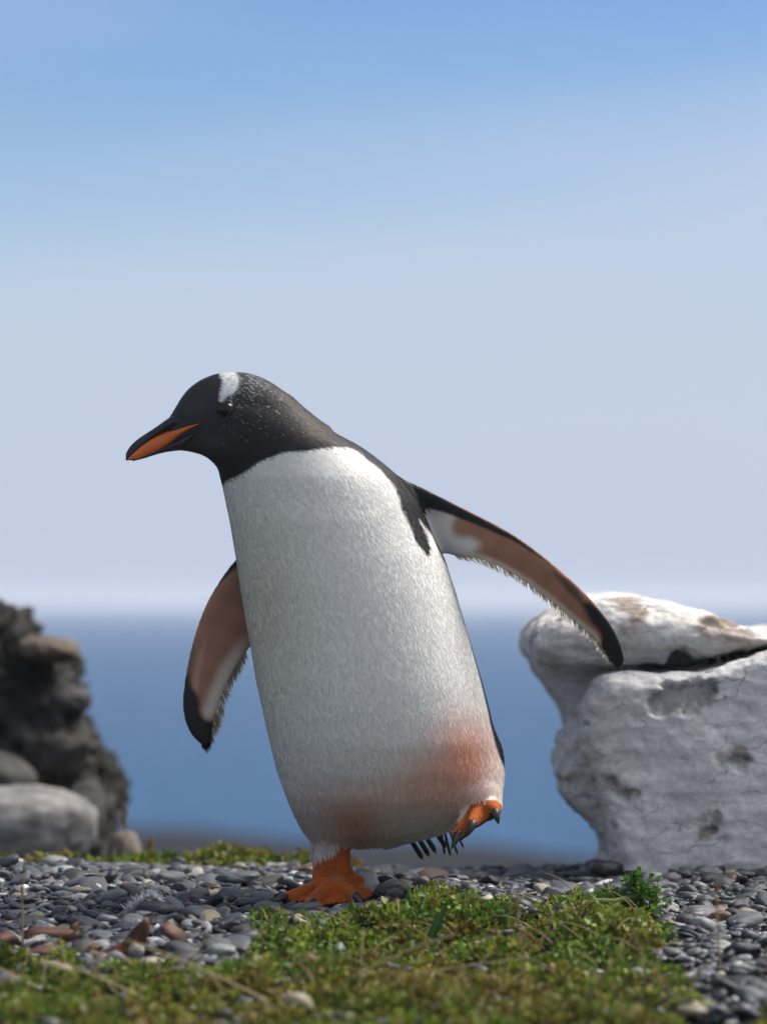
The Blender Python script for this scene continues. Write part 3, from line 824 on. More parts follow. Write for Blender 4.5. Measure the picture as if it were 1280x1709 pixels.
def make_plants():
    gz = lambda x, y: float(ground_z(x, y))
    def base(px, y):
        x = float(wx(px, y)); return np.array([x, y, gz(x, y)])
    # upright green blades in the moss
    for lab, px, y, tipx, tipy, w in (
        ('short upright bright green grass blade right before the orange foot', 584, -.17, 587, 1500, .0055),
        ('broad green grass blade standing in the moss right of the foot', 676, -.16, 682, 1480, .006),
        ('green grass blade leaning over the moss below the raised foot', 704, -.30, 752, 1500, .0055),
        ('low green blade poking out of the moss towards the boulder', 1085, -.22, 1130, 1542, .004)):
        b = base(px, y); t = W(tipx, tipy, y - .005)
        blade('green_grass', lab, [b - np.array([0, 0, .01]), (b * .5 + t * .5) + np.array([.002, 0, .004]), t], w, (.045, .14, .018), 'grass')
    # big leafy sprig on top of the moss
    root = empty('leafy_sprig', W(900, 1530, -.12)); tag(root, 'fresh bright green leafy sprig with thick stem lying on the moss', 'plant')
    o0 = Vector(root.location)
    stem_pts = np.array([W(928, 1540, -.12), W(950, 1512, -.12), W(985, 1505, -.12), W(1025, 1506, -.12), W(1055, 1498, -.11), W(1085, 1482, -.10)]) - np.array(o0)
    V, F = tube(stem_pts, [.0035, .0042, .0048, .0046, .004, .0025], 8)
    so = obj('stem', mesh_np('stem', V, F), mat_simple('sprig_stem', (.11, .17, .02), .45, 80, .7), root)
    cs = []; 
    for cx, cy, r, k in ((1075, 1492, 24, 150), (1050, 1508, 20, 90), (1085, 1520, 20, 80), (1055, 1474, 14, 60), (1015, 1500, 14, 40), (1075, 1545, 14, 50)):
        p = W(cx, cy, -.105) - np.array(o0)
        cs.append(p + rng.normal(0, r * PX * .55, (k, 3)) * np.array([1, .8, .8]))
    C = np.concatenate(cs); n = len(C)
    col = np.array([.055, .15, .012]) * rng.uniform(.5, 1.5, (n, 1))
    V, F, cc = leaf_cloud(C, rand_dir(n, -.2, .9), rand_dir(n, .2, 1), rng.uniform(.007, .013, n), rng.uniform(.0025, .0045, n), cc_ if False else col)
    tag(obj('leaf_cluster', mesh_np('leaf_cluster', V, F, smooth=False, col=cc), leaf_mat, root), kind='stuff')
    # dry stalks of last year's grass, out of focus
    straw = mat_simple('dry_straw', (.36, .27, .12), .6, 60, .65, .2, .001)
    k = 0
    stalks = [(0, -.62, 150, 1712, -60, 1600, 'thin'), (150, -.70, 330, 1720, 95, 1605, 'thin'), (330, -.72, 560, 1740, 210, 1570, 'thin'),
              (640, -.62, 520, 1640, 760, 1560, 'thin'), (560, -.6, 500, 1655, 880, 1600, 'thin'), (880, -.55, 880, 1700, 862, 1490, 'head'),
              (1060, -.6, 1085, 1700, 1060, 1560, 'head'), (980, -.66, 930, 1720, 1040, 1590, 'thin'), (1200, -.5, 1210, 1700, 1196, 1480, 'head'),
              (620, -.62, 610, 1720, 650, 1620, 'thin'), (320, -.66, 300, 1720, 345, 1560, 'thin'), (760, -.68, 700, 1730, 860, 1640, 'thin'),
              (1130, -.64, 1120, 1720, 1180, 1610, 'thin'), (470, -.60, 430, 1700, 520, 1625, 'thin'), (30, -.35, 40, 1640, 38, 1470, 'head'), (1010, -.7, 1180, 1730, 940, 1690, 'thin')]
    where = ['bending over the moss below the dry seaweed', 'crossing the moss below the dry seaweed', 'leaning far over the pale greenish stone', 'slanting through the moss below the foot',
             'lying nearly flat on the moss below the tail', 'standing upright in the moss below the raised foot', 'standing upright in the moss before the boulder foot', 'slanting through the moss below the leafy sprig',
             'standing upright in the shingle before the boulder', 'low in the moss below the standing foot', 'upright in the moss beside the pale greenish stone', 'slanting low through the moss below the tail',
             'slanting over the shingle below the leafy sprig', 'slanting short through the moss below the toes', 'standing upright before the dark crag shingle', 'lying low across the moss corner below the boulder']
    for (_, y, x0, y0, x1, y1, kind), wh in zip(stalks, where):
        a = W(x0, y0, y); b = W(x1, y1, y - .03); g = gz(a[0], a[1])
        if a[2] > g: a[2] = g - .005
        mid = (a + b) / 2 + np.array([rng.uniform(-.006, .006), 0, rng.uniform(.006, .022)])
        t = np.linspace(0, 1, 12)[:, None]; P = (1 - t) ** 2 * a + 2 * t * (1 - t) * mid + t * t * b
        root = empty('grass_stalk', a); loc = np.array(root.location)
        V, F = tube(P - loc, np.linspace(.0016, .0009, 12), 6)
        obj('stalk', mesh_np('stalk', V, F), straw, root)
        d = P[-1] - P[-3]; d /= np.linalg.norm(d)
        m = 26 if kind == 'head' else 9; ln = .03 if kind == 'head' else .012
        C = P[-1] - loc - d * rng.uniform(0, ln, (m, 1)); D = d + .5 * rand_dir(m, -1, 1); D /= np.linalg.norm(D, axis=1, keepdims=True)
        V, F, cc = leaf_cloud(C, D, rand_dir(m, -1, 1), rng.uniform(.005, .009, m), rng.uniform(.0009, .0016, m), np.array([.26, .18, .085]) * rng.uniform(.6, 1.3, (m, 1)))
        obj('seed_head', mesh_np('seed_head', V, F, smooth=False, col=cc), leaf_mat, root)
        tag(root, 'dry straw grass stalk ' + wh, 'grass')
    for px, y, tx, ty, lab in ((203, .85, 208, 1352, 'dry grass stalk with a fat seed head beside the dark crag foot'), (243, .80, 250, 1404, 'short dry seed head on the mossy edge right of the small rock')):
        a = base(px, y); b = W(tx, ty, y); root = empty('grass_stalk', a)
        t = np.linspace(0, 1, 10)[:, None]; P = (1 - t) * a + t * b - a + np.array([.004, 0, 0]) * np.sin(t * 3)
        V, F = tube(P, np.linspace(.0015, .001, 10), 6); obj('stalk', mesh_np('stalk', V, F), straw, root)
        d = np.array([.1, 0, 1.]); C = P[-1] - d * rng.uniform(-.002, .028, (70, 1)) + rng.normal(0, .002, (70, 3))
        D = d + .45 * rand_dir(70, -1, 1); D /= np.linalg.norm(D, axis=1, keepdims=True)
        V, F, cc = leaf_cloud(C, D, rand_dir(70, -1, 1), rng.uniform(.006, .010, 70), rng.uniform(.001, .002, 70), np.array([.30, .19, .10]) * rng.uniform(.6, 1.3, (70, 1)))
        obj('seed_head', mesh_np('seed_head', V, F, smooth=False, col=cc), leaf_mat, root); tag(root, lab, 'grass')
    # little faded flower heads in the moss
    for px, py, y, c, lab in ((176, 1672, -.60, (.50, .33, .26), 'faded pinkish white flower head in the moss'), (292, 1692, -.64, (.42, .17, .08), 'orange-brown withered flower head right of the pinkish one'),
                              (146, 1700, -.66, (.40, .16, .09), 'orange-brown withered flower head below the pinkish one'), (4, 1588, -.45, (.45, .28, .2), 'pale withered flower head beside the dry seaweed heap'),
                              (945, 1690, -.62, (.46, .36, .26), 'pale withered flower head below the leafy sprig')):
        p = W(px, py, y); root = empty('flower_head', p); g = gz(p[0], p[1])
        V, F = tube(np.array([[0, .004, g - p[2] - .004], [.001, .002, -.008], [0, 0, 0]]), .0009, 6); obj('stalk', mesh_np('stalk', V, F), straw, root)
        D = rand_dir(80, -.7, 1); V, F, cc = leaf_cloud(D * .002, D, rand_dir(80, -1, 1), rng.uniform(.006, .009, 80), rng.uniform(.001, .0018, 80), np.array(c) * rng.uniform(.6, 1.4, (80, 1)))
        obj('petals', mesh_np('petals', V, F, smooth=False, col=cc), leaf_mat, root); tag(root, lab, 'flower')
    # dry brown kelp leaves
    kelp = mat_simple('dry_kelp', (.10, .034, .012), .65, 70, .45, .5, .002, .5, (1, 1, 4))
    def ribbon(label, pix, y, w, tw=.5, dy=None):
        y = ysolve(max(p[1] for p in pix) - 2, .010)
        pts = [W(px, py, y - .004 * math.sin(2.1 * i)) for i, (px, py) in enumerate(pix)]
        blade('dry_leaf', label, pts, w, None, 'dry leaf', mat=kelp, twist=tw)
    ribbon('curled brown dry leaf rising in an arc out of the moss', [(172, 1594), (200, 1593), (222, 1578), (236, 1555), (246, 1536), (243, 1530)], -.28, .0115, .5)
    ribbon('brown dry leaf drooping down beside the curled one', [(268, 1546), (285, 1556), (300, 1570), (325, 1586)], -.28, .0105, .3)
    heap = ['long brown dry leaf on top of the seaweed heap', 'dark red-brown dry leaf at the bottom of the seaweed heap', 'short brown dry leaf poking up behind the seaweed heap', 'brown dry leaf at the outer end of the seaweed heap',
            'narrow twisted brown leaf in the middle of the seaweed heap', 'crumpled brown leaf at the moss side of the seaweed heap', 'thin brown leaf lying between seaweed heap and curled leaf']
    spots = [[(38, 1566), (60, 1553), (95, 1556), (130, 1566), (158, 1584)], [(26, 1596), (60, 1586), (95, 1589), (128, 1599)], [(112, 1572), (122, 1552), (134, 1538)], [(-30, 1580), (-5, 1563), (20, 1568), (44, 1584)],
             [(50, 1582), (78, 1571), (100, 1577), (120, 1570), (140, 1584)], [(60, 1603), (88, 1594), (112, 1600), (140, 1596)], [(140, 1590), (158, 1580), (176, 1588)]]
    for q, (lab, pix) in enumerate(zip(heap, spots)):
        ribbon(lab, pix, -.31 - .012 * q, [.0095, .009, .006, .010, .007, .008, .005][q], [.9, 1.1, .6, 1.0, 1.3, 1.2, .8][q])
    # rusty dry sprig on the right
    p = W(1250, 1520, .0); root = empty('rusty_sprig', p); tag(root, 'rusty orange dry moss sprig lying on the shingle before the boulder', 'plant')
    V, F = tube(np.array([W(1212, 1522, 0), W(1240, 1518, 0), W(1270, 1516, 0), W(1300, 1518, 0)]) - p, .0015, 6); obj('stem', mesh_np('stem', V, F), kelp, root)
    C = np.stack([rng.uniform(-.03, .04, 160), rng.normal(0, .006, 160), rng.normal(0, .004, 160)], 1); D = rand_dir(160, -.3, .8)
    V, F, cc = leaf_cloud(C, D, rand_dir(160, 0, 1), rng.uniform(.005, .008, 160), rng.uniform(.0012, .002, 160), np.array([.26, .09, .025]) * rng.uniform(.5, 1.4, (160, 1)))
    tag(obj('leaf_cluster', mesh_np('leaf_cluster', V, F, smooth=False, col=cc), leaf_mat, root), kind='stuff')
    # white down feather
    FY = ysolve(1522, .012) - .004
    p = W(238, 1512, FY); root = empty('down_feather', p); tag(root, 'small white fluffy down feather caught on a dark stone', 'feather')
    V, F = tube(np.array([W(212, 1520, FY), W(230, 1508, FY), W(248, 1497, FY), W(262, 1500, FY), W(266, 1508, FY)]) - p, .0006, 6)
    wm = mat_simple('white_down', (.75, .75, .76), .7, 60, .85, 0)
    obj('quill', mesh_np('quill', V, F), wm, root)
    n = 420; t = rng.random(n)
    cx = np.interp(t, [0, .3, .6, .85, 1], [212, 230, 248, 262, 266]); cy = np.interp(t, [0, .3, .6, .85, 1], [1520, 1508, 1497, 1500, 1508])
    C = np.stack([wx(cx, FY), np.full(n, FY), wz(cy, FY)], 1) - p
    D = np.stack([rng.normal(.1, .5, n), rng.normal(0, .5, n), rng.normal(0, .8, n)], 1); D /= np.linalg.norm(D, axis=1, keepdims=True)
    V, F, cc = leaf_cloud(C, D, rand_dir(n, -1, 1), rng.uniform(.006, .015, n), rng.uniform(.0004, .0008, n), np.full((n, 3), .8))
    tag(obj('barbs', mesh_np('barbs', V, F, smooth=False, col=cc), mat_fringe(), root), kind='stuff')
make_plants()

# ------------------------------------------------------------------ penguin
def make_penguin():
    root = empty('penguin', (wx(555), 0.03, 0.0))
    tag(root, 'black and white penguin striding over the shingle with flippers spread and one foot raised', 'penguin')
    root_loc = np.array(root.location)
    h = 0.0023
    xs = np.arange(wx(275), wx(1062), h); ys = np.arange(-.20, .24, h); zs = np.arange(-.03, wz(600), h)
    xs = xs.astype(np.float32); ys = ys.astype(np.float32); zs = zs.astype(np.float32)
    X2, Z2 = np.meshgrid(xs, zs, indexing='ij')
    # --- torso: horizontal slices  (row, left, right, depth centre, half depth)
    T = np.array([
        (672, 372, 470, -.030, .020), (690, 352, 500, -.030, .042), (720, 350, 552, -.026, .056), (745, 357, 602, -.016, .068), (770, 362, 636, -.006, .080),
        (790, 367, 660, .000, .089), (810, 372, 680, .005, .097), (840, 378, 700, .010, .105), (870, 384, 712, .013, .112), (900, 389, 726, .016, .117),
        (930, 394, 741, .018, .121), (985, 402, 759, .020, .126), (1040, 411, 775, .022, .129), (1090, 420, 790, .024, .131), (1140, 428, 805, .026, .132),
        (1190, 439, 818, .028, .131), (1240, 450, 829, .030, .128), (1290, 462, 833, .034, .120), (1330, 477, 826, .038, .108), (1360, 492, 800, .042, .092),
        (1385, 512, 765, .046, .072), (1400, 535, 725, .048, .052), (1411, 575, 680, .050, .030), (1416, 610, 645, .050, .012)], float)
    tz = wz(T[:, 0])[::-1]
    def it(c): return np.interp(zs, tz, c[::-1])
    def sm(a):
        for _ in range(4): a = np.convolve(np.pad(a, 2, mode='edge'), np.array([1, 2, 3, 2, 1]) / 9., 'valid')
        return a
    L = sm(it(wx(T[:, 1], .02))); Rr = sm(it(wx(T[:, 2], .02))); CY = sm(it(T[:, 3])); RY = sm(it(T[:, 4]))
    CX = (L + Rr) / 2; RX = np.maximum((Rr - L) / 2, .002)
    X = xs[:, None, None]; Y = ys[None, :, None]; Z = zs[None, None, :]
    q = np.sqrt(((X - CX[None, None]) / RX[None, None]) ** 2 + ((Y - CY[None, None]) / RY[None, None]) ** 2)
    F = ((q - 1) * np.minimum(RX, RY)[None, None]).astype(np.float32)
    F = np.maximum(F, np.maximum(wz(1417) - Z, Z - wz(672)))
    # --- head: slices along x  (column, top, bottom, half width)
    Hd = np.array([(281, 703, 742, .006), (286, 692, 748, .012), (292, 681, 751, .0165), (300, 666, 752, .0205), (314, 648, 753, .0255), (335, 633, 758, .0315), (359, 623.5, 770, .037), (386, 619.5, 784, .041),
                   (417, 622.5, 798, .0438), (445, 633, 803, .045), (465, 646, 800, .0445), (489, 663, 790, .042), (507, 679, 780, .037), (531, 699, 765, .026), (548, 714, 745, .010)], float)
    hy = -.030
    hx = wx(Hd[:, 0], hy)
    tp = sm(np.interp(xs, hx, wz(Hd[:, 1], hy))); bt = sm(np.interp(xs, hx, wz(Hd[:, 2], hy))); hw = sm(np.interp(xs, hx, Hd[:, 3]))
    cz = (tp + bt) / 2; rz = np.maximum((tp - bt) / 2, .002)
    yc = hy
    q = np.sqrt(((Z - cz[:, None, None]) / rz[:, None, None]) ** 2 + ((Y - yc) / hw[:, None, None]) ** 2)
    Fh = ((q - 1) * np.minimum(rz, hw)[:, None, None]).astype(np.float32)
    Fh = np.maximum(Fh, np.maximum(hx[0] - X, X - hx[-1]))
    F = smin(F, Fh, .014); del Fh, q
    # --- capsules: legs and feet
    def caps(a, b, ra, rb, sc_=(1, 1, 1)):
        a, b = np.asarray(a, np.float32), np.asarray(b, np.float32)
        lo = np.minimum(a, b) - max(ra, rb) - .05; hi = np.maximum(a, b) + max(ra, rb) + .05
        i0, i1 = np.searchsorted(xs, (lo[0], hi[0])); j0, j1 = np.searchsorted(ys, (lo[1], hi[1])); k0, k1 = np.searchsorted(zs, (lo[2], hi[2]))
        G = np.meshgrid(xs[i0:i1], ys[j0:j1], zs[k0:k1], indexing='ij')
        d = b - a; t = np.clip(sum((G[q_] - a[q_]) * d[q_] for q_ in range(3)) / (d @ d + 1e-9), 0, 1)
        dist = np.sqrt(sum(((G[q_] - a[q_] - t * d[q_]) / sc_[q_]) ** 2 for q_ in range(3))) - (ra + t * (rb - ra))
        return (slice(i0, i1), slice(j0, j1), slice(k0, k1)), dist
    def add(a, b, ra, rb, k=.006, sc_=(1, 1, 1)):
        s, d = caps(a, b, ra, rb, sc_); F[s] = smin(F[s], d, k)
    yl = .045
    add(W(560, 1320, .03), W(549, 1420, yl), .048, .0235, .030)                    # feathered thigh
    add(W(549, 1420, yl), W(553, 1428, yl), .0235, .0225, .004)
    lump = []
    def foot(a, b, ra, rb, k=.005): add(a, b, ra, rb, k); lump.append((np.array(a), np.array(b), max(ra, rb)))
    foot(W(554, 1416, yl), W(554, 1446, yl), .0235, .0240)
    foot(W(554, 1446, yl), W(557, 1464, yl), .0250, .0262, .003)
    foot(W(540, 1463, yl), W(571, 1464, yl), .015, .0155, .006)
    foot(W(592, 1468, yl - .018), W(599, 1471, yl - .020), .0070, .0076, .002)           # heel knob
    ank = W(560, 1474, yl - .005)
    g = lambda p, dz: np.array([p[0], p[1], float(ground_z(p[0], p[1])) + dz])
    tA = W(478, 1500, .012); tB = W(518, 1510, -.035); tC = W(594, 1500, -.018); tD = W(616, 1494, .012)
    foot(W(545, 1477, yl - .01), tA, .0118, .0082, .003); foot(ank, tB, .0140, .0094, .003); foot(ank, tC, .0140, .0098, .003); foot(W(575, 1478, yl - .01), tD, .0105, .0070, .003)
    for a_, b_, n_, sh in ((tA, tB, 5, .84), (tB, tC, 7, .90), (tC, tD, 3, .92)):            # web between the toes
        for u in np.linspace(0, 1, n_ + 2)[1:-1]:
            e = a_ * (1 - u) + b_ * u; e = ank + (e - ank) * (sh + .12 * abs(2 * u - 1)); e[2] -= .0045
            foot(ank - np.array([0, 0, .004]), e, .0045, .0028, .003)
    # raised foot
    yr = -.01
    add(W(775, 1290, .03), W(805, 1336, yr), .050, .0245, .030)
    an = W(808, 1346, yr - .004)
    foot(W(808, 1334, yr), an, .0215, .0205, .004)
    r1 = W(764, 1394, -.045); r2 = W(789, 1374, -.058); r3 = W(826, 1353, -.060)
    foot(an + np.array([-.008, 0, 0]), r1, .0165, .0090, .006); foot(an, r2, .016, .0085, .006); foot(an + np.array([.006, 0, .0]), r3, .0155, .0085, .006)
    for a_, b_ in ((r1, r2), (r2, r3)):
        for u in (.25, .5, .75):
            e = (a_ * (1 - u) + b_ * u); e = an + (e - an) * .95; foot(an, e + np.array([0, .004, -.004]), .008, .0050, .005)
    # --- flippers
    def flipper(lead, trail, y_fn, tmax, k):
        tr_ = np.array(trail, float); tn = np.gradient(tr_, axis=0); tn /= np.linalg.norm(tn, axis=1, keepdims=True)
        inn = np.stack([tn[:, 1], -tn[:, 0]], 1) * (1 if k == 0 else -1)
        amt = np.interp(np.arange(len(tr_)), [2, 4, len(tr_) - 3, len(tr_) - 1], [0, 9, 8, 2] if k == 0 else [0, 9, 13, 2])
        tr_ = tr_ + inn * amt[:, None]
        P = smooth_poly(np.array(lead + tr_.tolist()[::-1], float), 4)
        PW = np.stack([wx(P[:, 0], .03), wz(P[:, 1], .03)], 1)
        d2 = poly_sdf(PW, X2, Z2)
        y0 = y_fn(X2, Z2)
        s = np.clip(-d2 / .020, 0, 1); hgt = tmax * np.sqrt(1 - (1 - s) ** 2)
        ay = np.abs(Y - y0[:, None, :])
        f = np.where(d2[:, None, :] < 0, np.maximum(ay - hgt[:, None, :], d2[:, None, :]), np.hypot(np.maximum(d2, 0)[:, None, :], ay)).astype(np.float32)
        return f, d2, PW, y0
    leadR = [(650, 800), (690, 808), (740, 832), (800, 862), (860, 895), (920, 940), (970, 985), (1010, 1030), (1033, 1070), (1041, 1100), (1036, 1114)]
    trailR = [(640, 850), (690, 880), (722, 908), (748, 930), (800, 943), (850, 966), (900, 1000), (950, 1042), (985, 1072), (1008, 1098), (1024, 1112)]
    def yR(Xq, Zq):
        a = np.array([wx(690), wz(808)]); b = np.array([wx(1040), wz(1105)]); d = b - a; d /= np.linalg.norm(d)
        per = (Xq - a[0]) * d[1] - (Zq - a[1]) * d[0]         # distance below the leading edge
        per = (Xq - a[0]) * (d[1]) + (Zq - a[1]) * (-d[0]); al = (Xq - a[0]) * d[0] + (Zq - a[1]) * d[1]
        return .012 + .55 * np.clip(-per if False else np.abs(per) * 0 + per * -1, -.02, .09) * 0 + .35 * np.clip((a[1] + (Xq - a[0]) * d[1] / d[0]) - Zq, -.05, .12) + .04 * np.clip(al, 0, .4)
    fR, dR, PR, yRg = flipper(leadR, trailR, yR, .0075, 0)
    F = smin(F, fR, .010); del fR
    leadL = [(470, 880), (425, 900), (392, 930), (365, 966), (340, 1010), (322, 1060), (310, 1110), (303, 1160), (305, 1200), (318, 1230), (338, 1248)]
    trailL = [(520, 1000), (480, 1040), (440, 1060), (417, 1086), (405, 1110), (392, 1135), (378, 1170), (368, 1205), (358, 1230), (350, 1245)]
    def yL(Xq, Zq): return .075 + .25 * np.clip(Xq - wx(303), 0, .2) - .05 * np.clip(wz(930) - Zq, 0, .3)
    fL, dL, PL, yLg = flipper(leadL, trailL, yL, .0075, 1)
    F = smin(F, fL, .010); del fL
    V, Q = surface_nets(F, (xs[0], ys[0], zs[0]), h); del F
    V = relax(V, Q, 3, .5)
    Nn = vnormals(V, Q)
    # wrinkles of the scaly feet are in the material
    # ---------------- plumage pattern
    def pattern(P, Nr, jitter=0.0):
        px, py = topx(P[:, 0], P[:, 1], P[:, 2])
        n = len(P)
        if jitter: px = px + rng.normal(0, jitter, n); py = py + rng.normal(0, jitter, n)
        lowf = .5 * np.sin(px * .11 + py * .07) + .5 * np.sin(px * .05 - py * .13 + 2)
        black = np.array([.0165, .0165, .018]); white = np.array([.83, .815, .775])
        col = np.tile(white, (n, 1))
        zi = np.clip(np.interp(P[:, 2], zs, np.arange(len(zs))), 0, len(zs) - 1).astype(int)
        u = (P[:, 0] - CX[zi]) / RX[zi]; v = (P[:, 1] - CY[zi]) / RY[zi]
        ang = np.arctan2(u, -v)                                # 0 faces the camera, + to the right
        # belly: olive-yellow tint left of the breast, greyer towards the bottom, pink stain by the legs
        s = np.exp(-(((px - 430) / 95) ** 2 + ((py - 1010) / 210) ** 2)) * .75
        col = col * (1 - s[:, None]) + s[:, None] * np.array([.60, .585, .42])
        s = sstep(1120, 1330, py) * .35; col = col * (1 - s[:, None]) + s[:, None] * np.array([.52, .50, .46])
        for cx, cy, rx, ry, k in ((775, 1265, 56, 70, .85), (720, 1300, 62, 50, .55), (592, 1370, 44, 36, .75), (640, 1335, 120, 45, .32), (530, 1360, 40, 40, .2)):
            e = ((px - cx) / rx) ** 2 + ((py - cy) / ry) ** 2; s = (np.exp(-e * 1.1) * k)[:, None] * (P[:, 1] < .09)[:, None]
            col = col * (1 - s) + s * np.array([.72, .27, .15])
        # black back, hood
        polyw = np.array([(300, 900), (340, 830), (372, 807), (393, 797), (420, 780), (441, 766), (469, 756), (510, 753), (541, 748), (558, 744.5), (579, 746), (603, 757), (637, 786), (654, 807),
                          (667, 837), (679, 871), (696, 904), (710, 926), (718, 929), (718, 915), (709, 888), (700, 868), (716, 885), (736, 925), (755, 960), (763, 1000), (776, 1045), (795, 1097), (811, 1142), (823, 1190), (831, 1240), (836, 1270), (870, 1290), (870, 1500), (300, 1500)], float)
        dw = poly_sdf(polyw, px, py)
        front = 1 - sstep(1.50, 1.60, np.where(ang > 0, ang * np.interp(py, [900, 960, 1050, 1150, 1240, 1270, 1300], [.98, 1.01, 1.06, 1.12, 1.17, 1.12, .85]), -ang * .80))
        isw = sstep(1.8, -1.8, dw + 1.6 * lowf) * front
        isw = np.where(py < 735, 0, isw)
        col = black * (1 - isw[:, None]) + col * isw[:, None]
        # hood: brown tint at the nape, white patch over the eye, speckles
        nape = np.exp(-(((px - 530) / 55) ** 2 + ((py - 705) / 34) ** 2)) * (1 - isw) * .6
        col = col + nape[:, None] * np.array([.03, .012, .006])
        cheek = (np.exp(-(((px - 345) / 50) ** 2 + ((py - 738) / 22) ** 2)) + .7 * np.exp(-(((px - 325) / 34) ** 2 + ((py - 680) / 26) ** 2))) * (1 - isw)
        col = col + cheek[:, None] * np.array([.03, .03, .034])
        head = (py < 740) & (px < 520)
        pp = np.array([(364, 622), (375, 617), (392, 621), (399, 633), (398, 646), (391, 655), (378, 661), (369, 672), (365, 668), (368, 652), (371, 640)], float)
        dp = poly_sdf(pp, px, py)
        s = (sstep(2.2, -2.2, dp + lowf) * head * sstep(.2, -.1, P[:, 1] + .03 + .02))[:, None]
        col = col * (1 - s) + s * np.array([.78, .80, .82])
        # flippers
        for PWp, ld, tip, leftside in ((PR, leadR, 0, 0), (PL, leadL, 1, 1)):
            pw = np.stack(topx(PWp[:, 0], .03, PWp[:, 1]), 1)
            d = poly_sdf(pw, px, py)
            yy = yR(P[:, 0], P[:, 2]) if not leftside else yL(P[:, 0], P[:, 2])
            if not leftside: on = (d < 4) & (px > 690) & (np.abs(P[:, 1] - yy) < .016) & (px + .55 * (py - 860) > 706)
            else: on = (d < 4) & (np.abs(P[:, 1] - yy) < .016) & (px < 440) & (P[:, 1] > .05)
            la = np.array(ld, float)
            dl = np.full(n, 1e9); tl = np.zeros(n)
            acc = 0.
            for i in range(len(la) - 1):
                a_, b_ = la[i], la[i + 1]; e = b_ - a_; ln = np.hypot(*e)
                t_ = np.clip(((px - a_[0]) * e[0] + (py - a_[1]) * e[1]) / ln ** 2, 0, 1)
                dd = np.hypot(px - a_[0] - e[0] * t_, py - a_[1] - e[1] * t_)
                m = dd < dl; dl = np.where(m, dd, dl); tl = np.where(m, acc + t_ * ln, tl); acc += ln
            brown = np.array([.34, .165, .105]); fc = np.tile(brown, (n, 1))
            fc = fc * (1 + .12 * lowf)[:, None]
            tr = (sstep(14, 3, -d) if not leftside else sstep(30, 8, -d) * sstep(1040, 1110, py)) * sstep(14, 26, dl)              # white trailing edge
            tr = tr * (1 - sstep(acc - 60, acc - 25, tl))
            fc = fc * (1 - tr[:, None]) + tr[:, None] * np.array([.66, .58, .50])
            if not leftside:
                rw = sstep(15, -15, poly_sdf(np.array([(680, 838), (735, 848), (758, 860), (756, 890), (775, 900), (800, 905), (790, 925), (750, 935), (700, 915), (680, 870)], float), px, py) + 8 * lowf)
                fc = fc * (1 - rw[:, None]) + rw[:, None] * np.array([.70, .67, .64])
                wd = np.interp(tl, [0, 60, 110, 190, 270, 330], [60, 30, 20, 12, 5, 0])
                le = sstep(2.5, -2.5, dl - wd) * sstep(0, 2, wd) ; le = np.maximum(le, 0) * (1 - sstep(3, 0, dl) * sstep(90, 140, tl) * .7)
                tipm = sstep(6, -6, poly_sdf(np.array([(960, 1000), (985, 1003), (1012, 1028), (1050, 1070), (1060, 1130), (1020, 1130), (1002, 1092), (1000, 1060), (985, 1030), (968, 1012)], float), px, py) + 3 * lowf)
                band = sstep(5, -5, poly_sdf(np.array([(925, 955), (945, 967), (975, 1000), (990, 1020), (975, 1015), (945, 985)], float), px, py) + 2 * lowf) * .7
            else:
                wd = np.interp(tl, [0, 60, 130, 180], [40, 22, 8, 0]); le = sstep(2.5, -2.5, dl - wd) * sstep(0, 2, wd)
                tipm = sstep(6, -6, poly_sdf(np.array([(303, 1128), (318, 1122), (324, 1150), (333, 1182), (345, 1200), (356, 1205), (370, 1230), (330, 1270), (290, 1220), (296, 1160)], float), px, py) + 3 * lowf)
                band = sstep(4, -4, poly_sdf(np.array([(320, 1080), (326, 1078), (322, 1110), (318, 1125), (313, 1120)], float), px, py)) * .5
            bk = np.clip(np.maximum(np.maximum(le, tipm), band), 0, 1)[:, None]
            fc = fc * (1 - bk) + bk * np.array([.010, .010, .011])
            upper = (Nr[:, 1] > .25)[:, None]
            fc = np.where(upper, black, fc)
            col = np.where(on[:, None], fc, col)
        # orange feet
        fd = np.full(n, 1e9)
        for a_, b_, r_ in lump:
            dv = b_ - a_; t_ = np.clip(((P - a_) @ dv) / (dv @ dv + 1e-12), 0, 1)
            fd = np.minimum(fd, np.linalg.norm(P - a_ - t_[:, None] * dv, axis=1) - r_)
        hem = np.interp(px, [500, 525, 560, 585, 600], [1442, 1434, 1418, 1406, 1400])
        hem2 = np.interp(px, [770, 785, 805, 825, 845], [1368, 1344, 1335, 1334, 1342])
        isf = ((fd < .007) & (py > hem + 2 * lowf) & (px < 660)) | ((fd < .0045) & (py > hem2 + 1.5 * lowf) & (px > 735) & (P[:, 1] < .03))
        oc = np.tile(np.array([.74, .165, .024]), (n, 1)) * (1 + .16 * lowf)[:, None]
        s = np.exp(-(((px - 560) / 14) ** 2 + ((py - 1467) / 5) ** 2)) * .35; oc = oc * (1 - s[:, None]) + s[:, None] * np.array([.62, .36, .24])
        sole = (Nr[:, 2] < -.35) & (px > 735)
        oc = np.where(sole[:, None], np.array([.014, .013, .013]), oc)
        sole2 = (Nr[:, 2] < -.25) & (px < 660) & (py > 1488)
        oc = np.where(sole2[:, None], np.array([.02, .016, .014]), oc)
        col = np.where(isf[:, None], oc, col)
        return np.clip(col, .004, .9), isf, isw
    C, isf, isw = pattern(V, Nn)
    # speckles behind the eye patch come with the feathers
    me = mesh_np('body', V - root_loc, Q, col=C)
    a = me.attributes.new('Foot', 'FLOAT', 'POINT'); a.data.foreach_set('value', isf.astype(np.float32))
    m = mat_skin(); nt = m.node_tree; b = nt.nodes['Principled BSDF']
    # scaly, creased feet
    fa = N(nt, 'ShaderNodeAttribute'); fa.attribute_name = 'Foot'
